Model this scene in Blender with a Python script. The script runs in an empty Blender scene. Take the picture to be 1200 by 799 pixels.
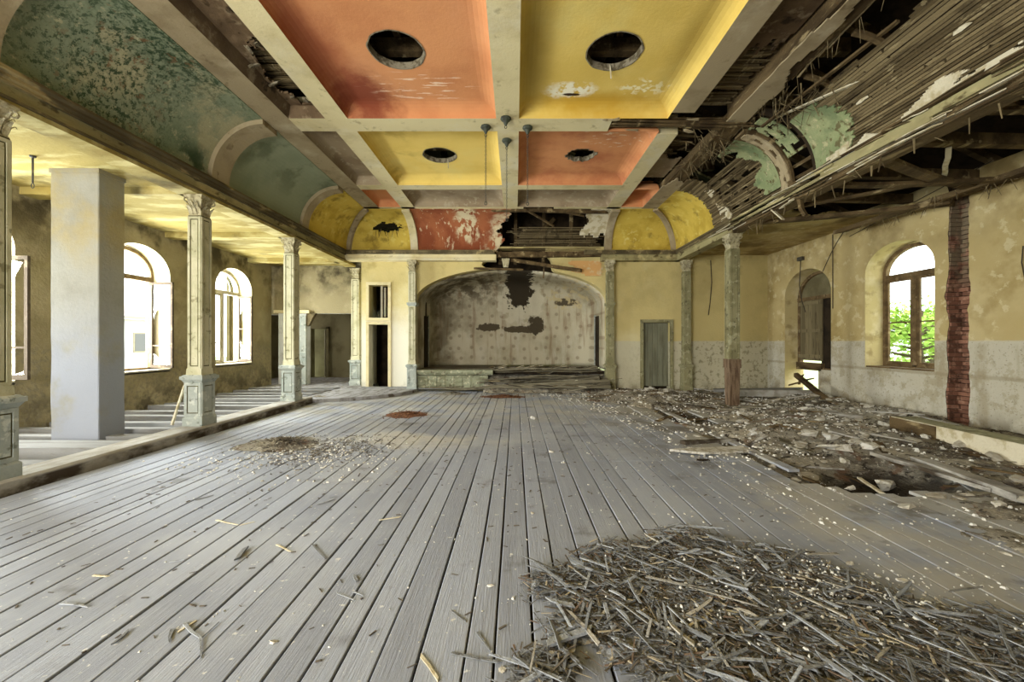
import bpy, math, random
from mathutils import Vector, Matrix, noise as mnoise
R = random.Random(7)
SC = bpy.context.scene
COL = SC.collection
F = 467.0; CX, CZ = 0.13, 1.5; VX, VY = 604.0, 400.0      # lens in pixels of the 1200 wide frame, eye, vanishing point

# ---------------------------------------------------------------- camera, sky, lights, exposure
cd = bpy.data.cameras.new('camera'); cam = bpy.data.objects.new('camera', cd); COL.objects.link(cam)
cam.location = (CX, 0, CZ); cam.rotation_euler = (math.pi/2, 0, 0)
cd.sensor_width = 36; cd.lens = 36*F/1200; cd.shift_x = -4/1200; cd.shift_y = 0.5/1200
cd.clip_start = 0.05; cd.clip_end = 300
SC.camera = cam
SC.view_settings.view_transform = 'Standard'; SC.view_settings.look = 'None'
SC.view_settings.gamma = 1; SC.view_settings.use_curve_mapping = False
SC.view_settings.exposure = 1.32
SC.cycles.use_denoising = True
SC.cycles.max_bounces = 8; SC.cycles.diffuse_bounces = 5; SC.cycles.glossy_bounces = 2; SC.cycles.transparent_max_bounces = 12
SC.cycles.sample_clamp_indirect = 6
SC.cycles.caustics_reflective = False; SC.cycles.caustics_refractive = False
W = bpy.data.worlds.new('sky'); SC.world = W; W.use_nodes = True
bg = W.node_tree.nodes['Background']; bg.inputs[0].default_value = (0.93, 0.97, 1.0, 1); bg.inputs[1].default_value = 2.2

def area(name, loc, direction, sx, sy, power, col):
    l = bpy.data.lights.new(name, 'AREA'); l.shape = 'RECTANGLE'; l.size = sx; l.size_y = sy
    l.energy = power; l.color = col
    o = bpy.data.objects.new(name, l); COL.objects.link(o); o.location = loc
    o.rotation_euler = Vector(direction).to_track_quat('-Z', 'Y').to_euler()
    return o
# fill lamp added at unseen openings behind camera; daylight lamps in side windows
area('fill_rear', (-5.2, -3.3, 2.3), (0.25, 1, 0.12), 4.6, 3.2, 500, (1.0, 0.985, 0.95))
for i, y in enumerate((-0.1, 2.75, 5.62, 8.49, 11.33)):
    area('daylight_left', (-8.55, y, 2.2), (1, 0, -0.12), 1.4, 2.6, 45 if y < 4 else 260, (0.95, 0.98, 1.0))
for i, y in enumerate((4.9, 8.06)):
    area('daylight_right', (8.55, y, 2.2), (-1, 0, -0.1), 1.4, 2.6, 10, (1.0, 0.96, 0.84))

# ---------------------------------------------------------------- helpers: materials
def lin(c):
    r = []; g = 0.3*c[0]+0.6*c[1]+0.1*c[2]
    for v in c[:3]:
        v = (g+(v-g)*0.96)/255.0
        r.append(v/12.92 if v <= 0.04045 else ((v+0.055)/1.055)**2.4)
    return (*r, 1.0)

class NT:
    def __init__(s, m): s.t = m.node_tree; s.n = s.t.nodes; s.l = s.t.links
    def new(s, ty, **kw):
        n = s.n.new(ty)
        for k, v in kw.items(): setattr(n, k, v)
        return n
    def put(s, sock, v):
        if isinstance(v, bpy.types.NodeSocket): s.l.new(v, sock)
        else: sock.default_value = v
    def math(s, op, a, b=0.0, c=None, clamp=False):
        n = s.new('ShaderNodeMath', operation=op); n.use_clamp = clamp
        s.put(n.inputs[0], a); s.put(n.inputs[1], b)
        if c is not None: s.put(n.inputs[2], c)
        return n.outputs[0]
    def smooth(s, v, lo, hi):
        n = s.new('ShaderNodeMapRange', interpolation_type='SMOOTHSTEP')
        s.put(n.inputs[0], v)
        if lo <= hi:
            n.inputs[1].default_value = lo; n.inputs[2].default_value = max(hi, lo+1e-4)
        else:
            n.inputs[1].default_value = hi; n.inputs[2].default_value = lo
            n.inputs[3].default_value = 1; n.inputs[4].default_value = 0
        return n.outputs[0]
    def mix(s, f, a, b, mode='MIX'):
        n = s.new('ShaderNodeMix', data_type='RGBA', blend_type=mode)
        s.put(n.inputs[0], f); s.put(n.inputs[6], a); s.put(n.inputs[7], b)
        return n.outputs[2]

def M(name, base, layers=(), rough=0.9, bump=(30, 0.15), spec=0.15, bumpv=(1, 1, 1)):
    m = bpy.data.materials.new(name); m.use_nodes = True
    t = NT(m); b = t.n['Principled BSDF']
    b.inputs['Roughness'].default_value = rough
    b.inputs['Specular IOR Level'].default_value = spec
    pos = t.new('ShaderNodeNewGeometry').outputs['Position']
    sep = t.new('ShaderNodeSeparateXYZ'); t.l.new(pos, sep.inputs[0])
    ax = dict(x=sep.outputs[0], y=sep.outputs[1], z=sep.outputs[2])
    wob = [None]
    def vec(v, off=0.0):
        mp = t.new('ShaderNodeMapping'); t.l.new(pos, mp.inputs[0])
        mp.inputs['Scale'].default_value = v; mp.inputs['Location'].default_value = (off, off*1.7, -off)
        return mp.outputs[0]
    def nz(scale, v=(1, 1, 1), d=4, off=0.0, r=0.6):
        n = t.new('ShaderNodeTexNoise'); t.l.new(vec(v, off), n.inputs['Vector'])
        n.inputs['Scale'].default_value = scale; n.inputs['Detail'].default_value = d; n.inputs['Roughness'].default_value = r
        return n.outputs['Fac']
    col = lin(base); h = None
    for i, L in enumerate(layers):
        k = L.get('k', 'noise'); off = L.get('off', 3.1*i+1)
        if k == 'noise':
            f = t.smooth(nz(L.get('s', 3), L.get('v', (1, 1, 1)), L.get('d', 5), off, L.get('r', 0.6)), L['lo'], L['hi'])
        elif k == 'rnd':
            f = t.smooth(t.new('ShaderNodeObjectInfo').outputs['Random'], L['lo'], L['hi'])
        elif k == 'dots':                                   # small printed motif, staggered
            vo = t.new('ShaderNodeTexVoronoi', voronoi_dimensions='2D', feature='F1')
            cb = t.new('ShaderNodeCombineXYZ'); t.put(cb.inputs[0], ax['x']); t.put(cb.inputs[1], ax['z'])
            t.l.new(cb.outputs[0], vo.inputs['Vector']); vo.inputs['Scale'].default_value = L['s']; vo.inputs['Randomness'].default_value = 0.35
            f = t.smooth(vo.outputs['Distance'], L['hi'], L['lo'])
        elif k == 'full':
            f = 1.0
        for mk in L.get('m', ()):
            if mk[0] == 'b':
                _, cx, cy, cz, rx, ry, rz, soft, na = mk
                s = 0.0
                for a_, c_, r_ in (('x', cx, rx), ('y', cy, ry), ('z', cz, rz)):
                    if r_ > 50: continue
                    q = t.math('DIVIDE', t.math('SUBTRACT', ax[a_], c_), r_)
                    s = t.math('MULTIPLY_ADD', q, q, s)
                s = t.math('SQRT', s)
                s = t.math('MULTIPLY_ADD', t.math('SUBTRACT', nz(L.get('ns', 5), (1, 1, 1), 5, off+9), 0.5), na, s)
                g = t.smooth(s, 1.0, 1.0-soft)
            else:
                a_, lo, hi = mk[:3]
                src = ax[a_]
                if len(mk) > 3: src = t.math('MULTIPLY_ADD', t.math('SUBTRACT', nz(4, (1, 1, 1), 5, off+5), 0.5), mk[3], src)
                g = t.smooth(src, lo, hi)
            f = t.math('MULTIPLY', f, g)
        if L.get('a', 1) != 1: f = t.math('MULTIPLY', f, L['a'])
        col = t.mix(f, col, lin(L['c']))
        if L.get('h'):
            hh = t.math('MULTIPLY', f, L['h']); h = hh if h is None else t.math('ADD', h, hh)
    t.put(b.inputs['Base Color'], col)
    if bump:
        bn = nz(bump[0], bumpv, 6, 0.3)
        if h is not None: bn = t.math('ADD', bn, h)
        bp = t.new('ShaderNodeBump'); bp.inputs['Strength'].default_value = min(1, bump[1]*2); bp.inputs['Distance'].default_value = 0.02
        t.l.new(bn, bp.inputs['Height']); t.l.new(bp.outputs[0], b.inputs['Normal'])
    return m

# ---------------------------------------------------------------- helpers: meshes
class MB:
    def __init__(s): s.v = []; s.f = []; s.mi = []
    def add(s, vs, fs, mi=0):
        o = len(s.v); s.v += [tuple(p) for p in vs]
        s.f += [tuple(i+o for i in f) for f in fs]; s.mi += [mi]*len(fs)
        return s
    def box(s, x0, x1, y0, y1, z0, z1, mi=0):
        vs = [(x, y, z) for z in (z0, z1) for y in (y0, y1) for x in (x0, x1)]
        return s.add(vs, [(0, 2, 3, 1), (4, 5, 7, 6), (0, 1, 5, 4), (2, 6, 7, 3), (0, 4, 6, 2), (1, 3, 7, 5)], mi)
    def loft(s, rings, caps=True, closed=True, mi=0):
        n = len(rings[0]); vs = [p for r in rings for p in r]; fs = []
        for i in range(len(rings)-1):
            for j in range(n if closed else n-1):
                a = i*n+j; b = i*n+(j+1) % n
                fs.append((a, b, b+n, a+n))
        if caps: fs += [tuple(range(n))[::-1], tuple(range((len(rings)-1)*n, len(rings)*n))]
        return s.add(vs, fs, mi)
    def frust(s, cx, cy, z0, z1, a0, a1, b0=None, b1=None, mi=0):     # square frustum
        b0 = a0 if b0 is None else b0; b1 = a1 if b1 is None else b1
        return s.loft([[(cx-a, cy-b, z), (cx+a, cy-b, z), (cx+a, cy+b, z), (cx-a, cy+b, z)] for z, a, b in ((z0, a0, b0), (z1, a1, b1))], mi=mi)
    def bar(s, p, q, w, h, up=(0, 0, 1), t0=1.0, t1=1.0, mi=0, seg=1, sag=0.0, jit=0.0):
        p = Vector(p); q = Vector(q); d = (q-p)
        if d.length < 1e-6: return s
        dn = d.normalized(); u = Vector(up)
        if abs(dn.dot(u)) > 0.95: u = Vector((1, 0, 0)) if abs(dn.x) < 0.9 else Vector((0, 1, 0))
        sd = dn.cross(u).normalized(); u = sd.cross(dn)
        rings = []
        for i in range(seg+1):
            k = i/seg; c = p+d*k - Vector((0, 0, sag*4*k*(1-k))); e = t0+(t1-t0)*k
            if jit and 0 < i < seg: c = c + Vector((R.uniform(-jit, jit), R.uniform(-jit, jit), R.uniform(-jit, jit)*0.5))
            a = sd*(w/2*e); b = u*(h/2*e)
            sk = (dn*R.uniform(-w, w)*0.8) if jit and i in (0, seg) else Vector()
            rings.append([c-a-b-sk, c+a-b+sk, c+a+b+sk, c-a+b-sk])
        return s.loft(rings, mi=mi)
    def tube(s, pts, r, n=6, mi=0, caps=True):
        pts = [Vector(p) for p in pts]; rings = []
        for i, p in enumerate(pts):
            d = (pts[min(i+1, len(pts)-1)]-pts[max(i-1, 0)]).normalized()
            u = Vector((0, 0, 1)) if abs(d.z) < 0.9 else Vector((1, 0, 0))
            a = d.cross(u).normalized(); b = a.cross(d); rr = r[i] if isinstance(r, (list, tuple)) else r
            rings.append([p+a*rr*math.cos(t*2*math.pi/n)+b*rr*math.sin(t*2*math.pi/n) for t in range(n)])
        return s.loft(rings, caps, mi=mi)
    def lathe(s, c, prof, n=12, mi=0):
        c = Vector(c)
        return s.loft([[c+Vector((r*math.cos(t*2*math.pi/n), r*math.sin(t*2*math.pi/n), z)) for t in range(n)] for r, z in prof], mi=mi)
    def torus(s, c, rx, rz, r, u, v, n=8, k=4):
        c = Vector(c); u = Vector(u); v = Vector(v); w = u.cross(v); vs = []; fs = []
        for i in range(n):
            a = 2*math.pi*i/n; o = c+u*rx*math.cos(a)+v*rz*math.sin(a); rd = (u*math.cos(a)+v*math.sin(a))
            for j in range(k):
                b = 2*math.pi*j/k; vs.append(o+rd*r*math.cos(b)+w*r*math.sin(b))
        for i in range(n):
            for j in range(k):
                fs.append((i*k+j, ((i+1) % n)*k+j, ((i+1) % n)*k+(j+1) % k, i*k+(j+1) % k))
        return s.add(vs, fs)
    def prism(s, poly, fn, d0, d1, mi=0):                      # polygon in 2D swept from d0 to d1, fn(a,b,d)->xyz
        n = len(poly)
        return s.loft([[fn(a, b, d0) for a, b in poly], [fn(a, b, d1) for a, b in poly]], mi=mi)
    def grid(s, fn, nu, nv, keep=None, mi=0):
        idx = {}; vs = []; fs = []
        def g(i, j):
            if (i, j) not in idx: idx[i, j] = len(vs); vs.append(fn(i/nu, j/nv))
            return idx[i, j]
        for i in range(nu):
            for j in range(nv):
                if keep is None or keep((i+0.5)/nu, (j+0.5)/nv): fs.append((g(i, j), g(i+1, j), g(i+1, j+1), g(i, j+1)))
        return s.add(vs, fs, mi)
    def chunk(s, c, rx, ry, rz, rnd, ang=0.0, n=6):
        ca, sa = math.cos(ang), math.sin(ang); rings = []
        tx, ty = rnd.uniform(-0.25, 0.25), rnd.uniform(-0.25, 0.25)
        for z, k in ((-0.5, 0.85), (0.15, 1.05), (0.5, 0.75)):
            ring = []
            for i in range(n):
                a = 2*math.pi*(i+rnd.uniform(-0.25, 0.25))/n; q = k*rnd.uniform(0.55, 1.2)
                x, y = rx*q*math.cos(a), ry*q*math.sin(a)
                zz = z*rz*2 + (tx*x+ty*y if z > 0 else 0) + rnd.uniform(-0.15, 0.15)*rz
                ring.append((c[0]+x*ca-y*sa, c[1]+x*sa+y*ca, c[2]+zz))
            rings.append(ring)
        return s.loft(rings)
    def mesh(s, name, mats, smooth=False):
        me = bpy.data.meshes.new(name); me.from_pydata(s.v, [], s.f)
        if not isinstance(mats, (list, tuple)): mats = [mats]
        for m in mats: me.materials.append(m)
        if len(mats) > 1: me.polygons.foreach_set('material_index', s.mi)
        if smooth: me.polygons.foreach_set('use_smooth', [True]*len(s.f))
        me.update(); return me
    def build(s, name, mats, parent=None, smooth=False, loc=None):
        return link(name, s.mesh(name, mats, smooth), parent, loc)

def link(name, data, parent=None, loc=None):
    o = bpy.data.objects.new(name, data); COL.objects.link(o)
    if parent is not None: o.parent = parent
    if loc is not None: o.location = loc
    return o
def thing(name, label, cat, loc=(0, 0, 0), rz=0.0, group=None):
    o = link(name, None, None, loc); o.rotation_euler = (0, 0, rz); o.empty_display_size = 0.1
    return tag(o, label, cat, group)
def tag(o, label, cat, group=None):
    o['label'] = label; o['category'] = cat
    if group: o['group'] = group
    return o
def struct(o, label=None, cat=None):
    o['kind'] = 'structure'
    if label: o['label'] = label
    if cat: o['category'] = cat
    return o
def solid(o, th):
    md = o.modifiers.new('thickness', 'SOLIDIFY'); md.thickness = th; md.offset = 0
    return o
def rebase(mb, loc):
    l = Vector(loc); mb.v = [tuple(Vector(p)-l) for p in mb.v]; return mb
def N1(x, y=0.0, z=0.0): return mnoise.noise(Vector((x, y, z)))
def floor_at(px, py, z=0.0):                                   # the spot of the floor a pixel of the photograph shows
    Y = F*(CZ-z)/(py-VY); return Vector(((px-VX)*Y/F+CX, Y, z))

# ---------------------------------------------------------------- materials
WHITE_FLAKE = (196, 192, 176)
m_olive = M('left wall plaster', (150, 138, 104), [
    dict(c=(118, 106, 74), s=0.9, lo=0.4, hi=0.7, a=0.8), dict(c=(176, 164, 130), s=1.7, lo=0.5, hi=0.75, a=0.6),
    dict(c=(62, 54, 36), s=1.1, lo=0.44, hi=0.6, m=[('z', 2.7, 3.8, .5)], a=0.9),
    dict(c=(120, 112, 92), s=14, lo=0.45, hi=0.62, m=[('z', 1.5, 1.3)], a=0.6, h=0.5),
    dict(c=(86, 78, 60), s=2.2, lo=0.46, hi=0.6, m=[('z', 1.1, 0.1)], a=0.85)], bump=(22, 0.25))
m_ochre = M('right wall plaster', (180, 160, 108), [
    dict(c=(194, 176, 128), s=0.8, lo=0.42, hi=0.7, a=0.8), dict(c=(150, 128, 74), s=1.3, lo=0.5, hi=0.7, a=0.7),
    dict(c=(212, 200, 158), s=5, lo=0.56, hi=0.62, a=0.5),
    dict(c=(112, 92, 52), s=1.0, lo=0.42, hi=0.62, m=[('z', 2.9, 4.1)], a=0.75),
    dict(c=(190, 184, 164), k='full', m=[('z', 1.53, 1.49, 0.03)], a=0.92), dict(c=(204, 200, 184), s=1.1, lo=.48, hi=.66, m=[('z', 1.3, 0.9)], a=.6), dict(c=(164, 152, 122), s=3, lo=.50, hi=.58, d=9, r=.7, m=[('z', 1.52, 1.48)], a=.65, h=.4), dict(c=(140, 126, 96), k='full', m=[('z', 0.86, 0.9, .05), ('z', 0.96, 0.92, .05)], a=.5), dict(c=(150, 136, 104), s=1.0, lo=.5, hi=.66, v=(1, 2, .3), m=[('z', 1.5, 1.4)], a=.6),
    dict(c=(156, 146, 118), s=9, lo=0.58, hi=0.66, d=8, r=0.7, m=[('z', 1.52, 1.48)], a=0.6, h=0.6),
    dict(c=(120, 108, 82), s=26, lo=0.60, hi=0.66, m=[('z', 1.52, 1.48)], a=0.6, h=0.4),
    dict(c=(96, 84, 60), s=2.5, lo=0.42, hi=0.58, m=[('z', 0.5, -0.1)], a=0.9)], bump=(18, 0.25))
m_back = M('back wall plaster', (200, 182, 122), [
    dict(c=(176, 160, 106), s=0.9, lo=0.45, hi=0.7, a=0.7), dict(c=(216, 206, 160), s=0.7, lo=0.5, hi=0.75, a=0.6),
    dict(c=(150, 132, 74), s=2.0, lo=0.52, hi=0.7, m=[('z', 2.6, 4.0)], a=0.6),
    dict(c=(222, 218, 202), k='full', m=[('x', -2.6, -3.2, 0.3), ('z', 2.9, 1.6, 0.8)], a=0.85),
    dict(c=(196, 190, 164), k='full', m=[('z', 1.53, 1.49, 0.04), ('x', 2.5, 2.8)], a=0.85),
    dict(c=(132, 122, 92), s=9, lo=0.52, hi=0.6, d=8, r=0.7, m=[('z', 1.52, 1.46), ('x', 3, 5.4)], a=0.7, h=0.5),
    dict(c=(104, 94, 66), s=2.5, lo=0.45, hi=0.6, m=[('z', 0.4, -0.05)], a=0.7)], bump=(18, 0.18))
m_white = M('pillar plaster', (140, 138, 128), [
    dict(c=(124, 120, 108), s=2.2, lo=0.42, hi=0.7, a=0.7), dict(c=(150, 134, 86), s=1.1, lo=0.38, hi=0.62, m=[('z', 2.2, 3.2)], a=0.75),
    dict(c=(134, 118, 78), s=2.2, lo=0.5, hi=0.7, m=[('z', 2.6, 3.8)], a=0.7),
    dict(c=(136, 140, 150), s=1.5, lo=0.3, hi=0.5, m=[('z', 2.4, 1.0)], a=0.8)], bump=(24, 0.15))  # bluish window light on the lower pillar painted into the plaster
m_aisle = M('aisle ceiling paint', (158, 140, 78), [
    dict(c=(192, 178, 120), s=1.6, lo=0.46, hi=0.6, v=(0.6, 1.6, 1), a=0.9), dict(c=(140, 120, 58), s=2.0, lo=0.5, hi=0.66, v=(0.6, 1.6, 1), a=0.8),
    dict(c=(92, 80, 46), s=0.9, lo=0.55, hi=0.72, a=0.8)], bump=(16, 0.2))
m_cream = M('beam paint', (212, 198, 152), [
    dict(c=(186, 170, 124), s=2.2, lo=0.45, hi=0.7, a=0.7), dict(c=(140, 126, 92), s=6, lo=0.58, hi=0.72, a=0.6),
    dict(c=(214, 208, 184), s=1.1, lo=0.5, hi=0.7, a=0.5)], bump=(30, 0.1))
m_mauve = M('old beam paint', (160, 144, 112), [
    dict(c=(136, 120, 90), s=2.0, lo=0.45, hi=0.68, a=0.8), dict(c=(112, 94, 66), s=5, lo=0.58, hi=0.7, a=0.7),
    dict(c=(200, 188, 158), s=1.4, lo=0.52, hi=0.7, a=0.5)], bump=(30, 0.12))
m_red = M('red coffer paint', (210, 144, 94), [
    dict(c=(190, 122, 78), s=1.2, lo=0.4, hi=0.7, a=0.7), dict(c=(210, 148, 104), s=0.8, lo=0.5, hi=0.72, a=0.6),
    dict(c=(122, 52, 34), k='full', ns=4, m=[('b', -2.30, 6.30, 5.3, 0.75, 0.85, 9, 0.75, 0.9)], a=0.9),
    dict(c=(140, 66, 44), k='full', ns=3, m=[('b', -2.55, 5.2, 5.3, 0.55, 1.5, 9, 0.9, 0.7)], a=0.75),  # dimmer left strip: a light gradient painted into the red
    dict(c=(236, 206, 176), s=7, lo=0.57, hi=0.61, d=4, v=(0.3, 2.4, 1), m=[('b', -1.3, 6.1, 5.3, 1.0, 0.45, 9, 0.6, 0.6)], a=0.9),
    dict(c=(158, 78, 54), s=1.6, lo=0.42, hi=0.75, m=[('y', 6.8, 7.4)], a=0.6),
    dict(c=(222, 196, 164), s=9, lo=0.57, hi=0.62, d=7, v=(0.6, 1.5, 1), m=[('b', 2.0, 7.6, 5.3, 0.8, 0.5, 9, 0.6, 0.6)], a=0.9)], bump=(26, 0.08))
m_yellow = M('yellow coffer paint', (226, 196, 104), [
    dict(c=(210, 178, 84), s=1.0, lo=0.42, hi=0.7, a=0.7), dict(c=(218, 200, 122), s=0.8, lo=0.5, hi=0.72, a=0.6),
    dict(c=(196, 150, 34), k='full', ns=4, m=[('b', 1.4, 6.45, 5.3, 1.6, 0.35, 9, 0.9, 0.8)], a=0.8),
    dict(c=(240, 234, 208), s=5, lo=0.44, hi=0.5, d=7, ns=6, m=[('b', 0.95, 6.17, 5.3, 0.5, 0.24, 9, 0.5, 0.9)], h=0.6),
    dict(c=(240, 228, 180), s=6, lo=0.5, hi=0.56, d=7, ns=6, m=[('b', 2.1, 6.1, 5.3, 0.5, 0.25, 9, 0.5, 0.9)], h=0.6),
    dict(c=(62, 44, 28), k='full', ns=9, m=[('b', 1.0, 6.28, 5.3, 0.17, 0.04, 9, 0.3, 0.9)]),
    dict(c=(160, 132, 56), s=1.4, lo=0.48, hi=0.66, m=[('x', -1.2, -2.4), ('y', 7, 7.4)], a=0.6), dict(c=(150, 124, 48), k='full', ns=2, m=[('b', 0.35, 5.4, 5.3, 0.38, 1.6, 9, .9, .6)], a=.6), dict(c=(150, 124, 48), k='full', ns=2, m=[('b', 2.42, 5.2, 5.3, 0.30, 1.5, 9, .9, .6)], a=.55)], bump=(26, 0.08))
m_brown = M('brown coffer paint', (112, 92, 68), [
    dict(c=(84, 66, 46), s=1.5, lo=0.42, hi=0.66, a=0.8), dict(c=(146, 128, 100), s=4, lo=0.54, hi=0.66, d=7, a=0.8),
    dict(c=(40, 32, 22), s=3, lo=0.58, hi=0.66, a=0.8)], bump=(26, 0.2))
m_taupe = M('grey coffer paint', (158, 140, 112), [dict(c=(132, 112, 86), s=1.4, lo=0.42, hi=0.66, a=0.8), dict(c=(178, 166, 138), s=6, lo=0.56, hi=0.66, a=0.6)], bump=(26, 0.12))
m_greena = M('mottled green cove paint', (136, 144, 116), [
    dict(c=(116, 130, 102), s=0.9, lo=0.4, hi=0.66, a=0.9), dict(c=(172, 164, 128), s=1.3, lo=0.46, hi=0.60, d=7, a=0.85), dict(c=(188, 180, 144), s=9, lo=0.56, hi=0.62, d=8, r=.75, a=0.7),
    dict(c=(44, 66, 44), s=17, lo=0.50, hi=0.55, d=8, r=0.8, m=[('b', -4.6, 4.9, 4.7, 9, 1.5, 9, 0.9, 1.3)], a=0.9, h=-0.3),
    dict(c=(50, 70, 46), s=15, v=(1, .5, 1), lo=0.49, hi=0.55, d=8, r=0.8, m=[('b', -4.2, 5.2, 5.1, 0.5, 1.9, 9, 0.9, 1.0)], a=0.85, h=-0.3),
    dict(c=(46, 66, 42), s=4, lo=0.44, hi=0.56, d=7, ns=4, m=[('b', -4.95, 6.3, 4.35, 0.5, 0.45, 0.5, 0.8, 1.0)], a=0.9),
    dict(c=(126, 92, 62), s=6, lo=0.57, hi=0.62, d=8, r=0.7, m=[('b', -4.5, 4.9, 4.8, 9, 1.0, 9, 0.9, 1.0)], a=0.8),
    dict(c=(48, 70, 46), s=8, lo=0.56, hi=0.6, d=8, r=0.75, m=[('y', 4.4, 3.6)], a=0.9)], bump=(24, 0.2))
m_greenb = M('green cove paint', (142, 148, 120), [
    dict(c=(124, 132, 104), s=0.9, lo=0.42, hi=0.68, a=0.8), dict(c=(148, 156, 126), s=2.6, lo=0.56, hi=0.7, a=0.5),
    dict(c=(92, 98, 72), s=1.5, lo=0.5, hi=0.66, m=[('z', 4.5, 5.1)], a=0.7)], bump=(26, 0.08))
m_greenc = M('flaking green paint', (150, 156, 112), [
    dict(c=(126, 138, 96), s=2.4, lo=0.42, hi=0.64, a=0.9), dict(c=(184, 176, 136), s=5.5, lo=0.54, hi=0.62, d=9, r=.7, a=0.75, h=0.5), dict(c=(96, 112, 78), s=2.0, lo=.5, hi=.66, d=8, a=.7),
    dict(c=(96, 82, 52), s=7, lo=0.58, hi=0.64, a=0.8)], bump=(24, 0.3))
m_yellowb = M('yellow cove paint', (206, 178, 76), [
    dict(c=(178, 150, 54), s=1.6, lo=0.42, hi=0.66, a=0.8), dict(c=(216, 198, 104), s=5, lo=0.55, hi=0.66, d=7, a=0.7),
    dict(c=(120, 98, 40), s=2.4, lo=0.54, hi=0.70, d=8, a=0.7), dict(c=(216, 200, 120), s=9, lo=.56, hi=.62, d=8, m=[('b', 3.6, 11.9, 4.6, .5, 9, .35, .8, 1.2)], a=.8)], bump=(24, 0.15))
m_redb = M('red cove paint', (160, 94, 58), [
    dict(c=(130, 66, 40), s=1.4, lo=0.42, hi=0.62, v=(1, 1, 0.5), a=0.85), dict(c=(206, 186, 150), s=6, lo=0.6, hi=0.66, d=7, v=(1.6, 1, 0.4), a=0.8),
    dict(c=(206, 190, 152), s=3.5, lo=0.40, hi=0.52, d=7, ns=4, m=[('b', -0.1, 11.5, 4.5, 0.75, 99, 0.9, 0.5, 1.1)], h=0.4),
    dict(c=(206, 190, 152), s=3.5, lo=0.46, hi=0.52, d=7, v=(1.5, 1, 0.6), m=[('b', -1.3, 11.5, 4.95, 0.45, 99, 0.5, 0.5, 1.1)], h=0.4)], bump=(24, 0.15))
m_cornice = M('cornice paint', (156, 147, 104), [
    dict(c=(122, 111, 76), s=2.0, lo=0.42, hi=0.66, v=(1, 0.4, 1), a=0.8), dict(c=(198, 182, 132), s=3, lo=0.52, hi=0.66, v=(1, 0.4, 1), a=0.7),
    dict(c=(74, 58, 34), s=5, lo=0.58, hi=0.66, v=(1, 0.5, 1), a=0.8)], bump=(24, 0.2))
m_mould = M('cornice moulding paint', (108, 96, 68), [
    dict(c=(70, 60, 40), s=3.0, lo=0.42, hi=0.62, v=(1, 0.3, 1), a=0.8), dict(c=(172, 152, 104), s=4, lo=0.55, hi=0.66, v=(1, 0.4, 1), a=0.7)], bump=(24, 0.2))
m_colm = M('column paint', (196, 190, 158), [
    dict(c=(164, 160, 124), s=2.5, lo=0.42, hi=0.66, a=0.7), dict(c=(120, 114, 82), s=9, lo=0.57, hi=0.66, a=0.7)], bump=(30, 0.12))
m_cold = M('column edge paint', (96, 90, 60), [dict(c=(74, 69, 44), s=3, lo=0.42, hi=0.62, a=0.8), dict(c=(120, 112, 80), s=8, lo=0.58, hi=0.68, a=0.6)], bump=(30, 0.15))
m_plinth = M('blue green plinth paint', (164, 168, 158), [
    dict(c=(142, 150, 142), s=3, lo=0.42, hi=0.66, a=0.8), dict(c=(198, 200, 186), s=6, lo=0.54, hi=0.62, a=0.7), dict(c=(96, 100, 86), s=9, lo=0.58, hi=0.66, a=0.7)], bump=(30, 0.15))
m_colg = M('weathered green column paint', (142, 136, 100), [
    dict(c=(116, 110, 76), s=3, lo=0.42, hi=0.64, a=0.8), dict(c=(176, 172, 138), s=7, lo=0.56, hi=0.63, a=0.6), dict(c=(78, 72, 50), s=9, lo=0.58, hi=0.66, a=0.7)], bump=(30, 0.2))
m_cap = M('plaster capital', (178, 168, 134), [dict(c=(120, 108, 76), s=12, lo=0.45, hi=0.62, a=0.8), dict(c=(210, 202, 174), s=6, lo=0.54, hi=0.66, a=0.6)], bump=(40, 0.3))
m_board = M('grey floor board', (153, 158, 168), [
    dict(c=(134, 138, 147), k='rnd', lo=0.0, hi=1.0, a=0.9),
    dict(c=(162, 166, 173), s=3.0, lo=0.45, hi=0.75, v=(6, 0.35, 1), d=6, a=0.5), dict(c=(112, 109, 104), s=7.0, lo=0.52, hi=0.75, v=(9, 0.25, 1), d=7, a=0.4),
    dict(c=(164, 167, 171), s=0.7, lo=0.48, hi=0.68, a=0.7),
    dict(c=(196, 190, 172), s=1.1, lo=0.42, hi=0.6, d=7, m=[('b', -1.6, 6.2, 0, 2.2, 1.1, 9, 0.9, 0.9)], a=0.7),
    dict(c=(178, 172, 154), s=2.2, lo=0.42, hi=0.56, d=7, m=[('b', 3.0, 3.6, 0, 0.9, 1.0, 9, 0.9, 0.9)], a=0.8),
    dict(c=(92, 84, 70), s=1.6, lo=0.46, hi=0.6, d=7, m=[('x', 0.8, 2.6), ('y', 4.5, 6.5)], a=0.75),
    dict(c=(172, 168, 155), s=1.5, lo=0.36, hi=0.6, d=7, m=[('y', 6.0, 9.0, 1.0)], a=.8), dict(c=(164, 160, 148), s=1.3, lo=0.40, hi=0.56, d=8, m=[('x', 2.2, 3.0, .8)], a=0.85), dict(c=(106, 100, 88), s=2.3, lo=0.52, hi=0.64, d=8, m=[('x', 2.7, 3.5, .8)], a=0.85),
    dict(c=(204, 202, 194), s=17, lo=0.66, hi=0.70, d=3, a=0.9),
    dict(c=(84, 80, 72), s=2.1, lo=0.60, hi=0.72, d=6, a=0.6)], rough=0.72, bump=(14, 0.12), spec=0.3, bumpv=(8, 0.4, 1))
m_gap = M('dark underfloor dirt', (38, 34, 28), [dict(c=(62, 54, 42), s=3, lo=0.45, hi=0.65)], bump=(20, 0.3))
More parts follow.
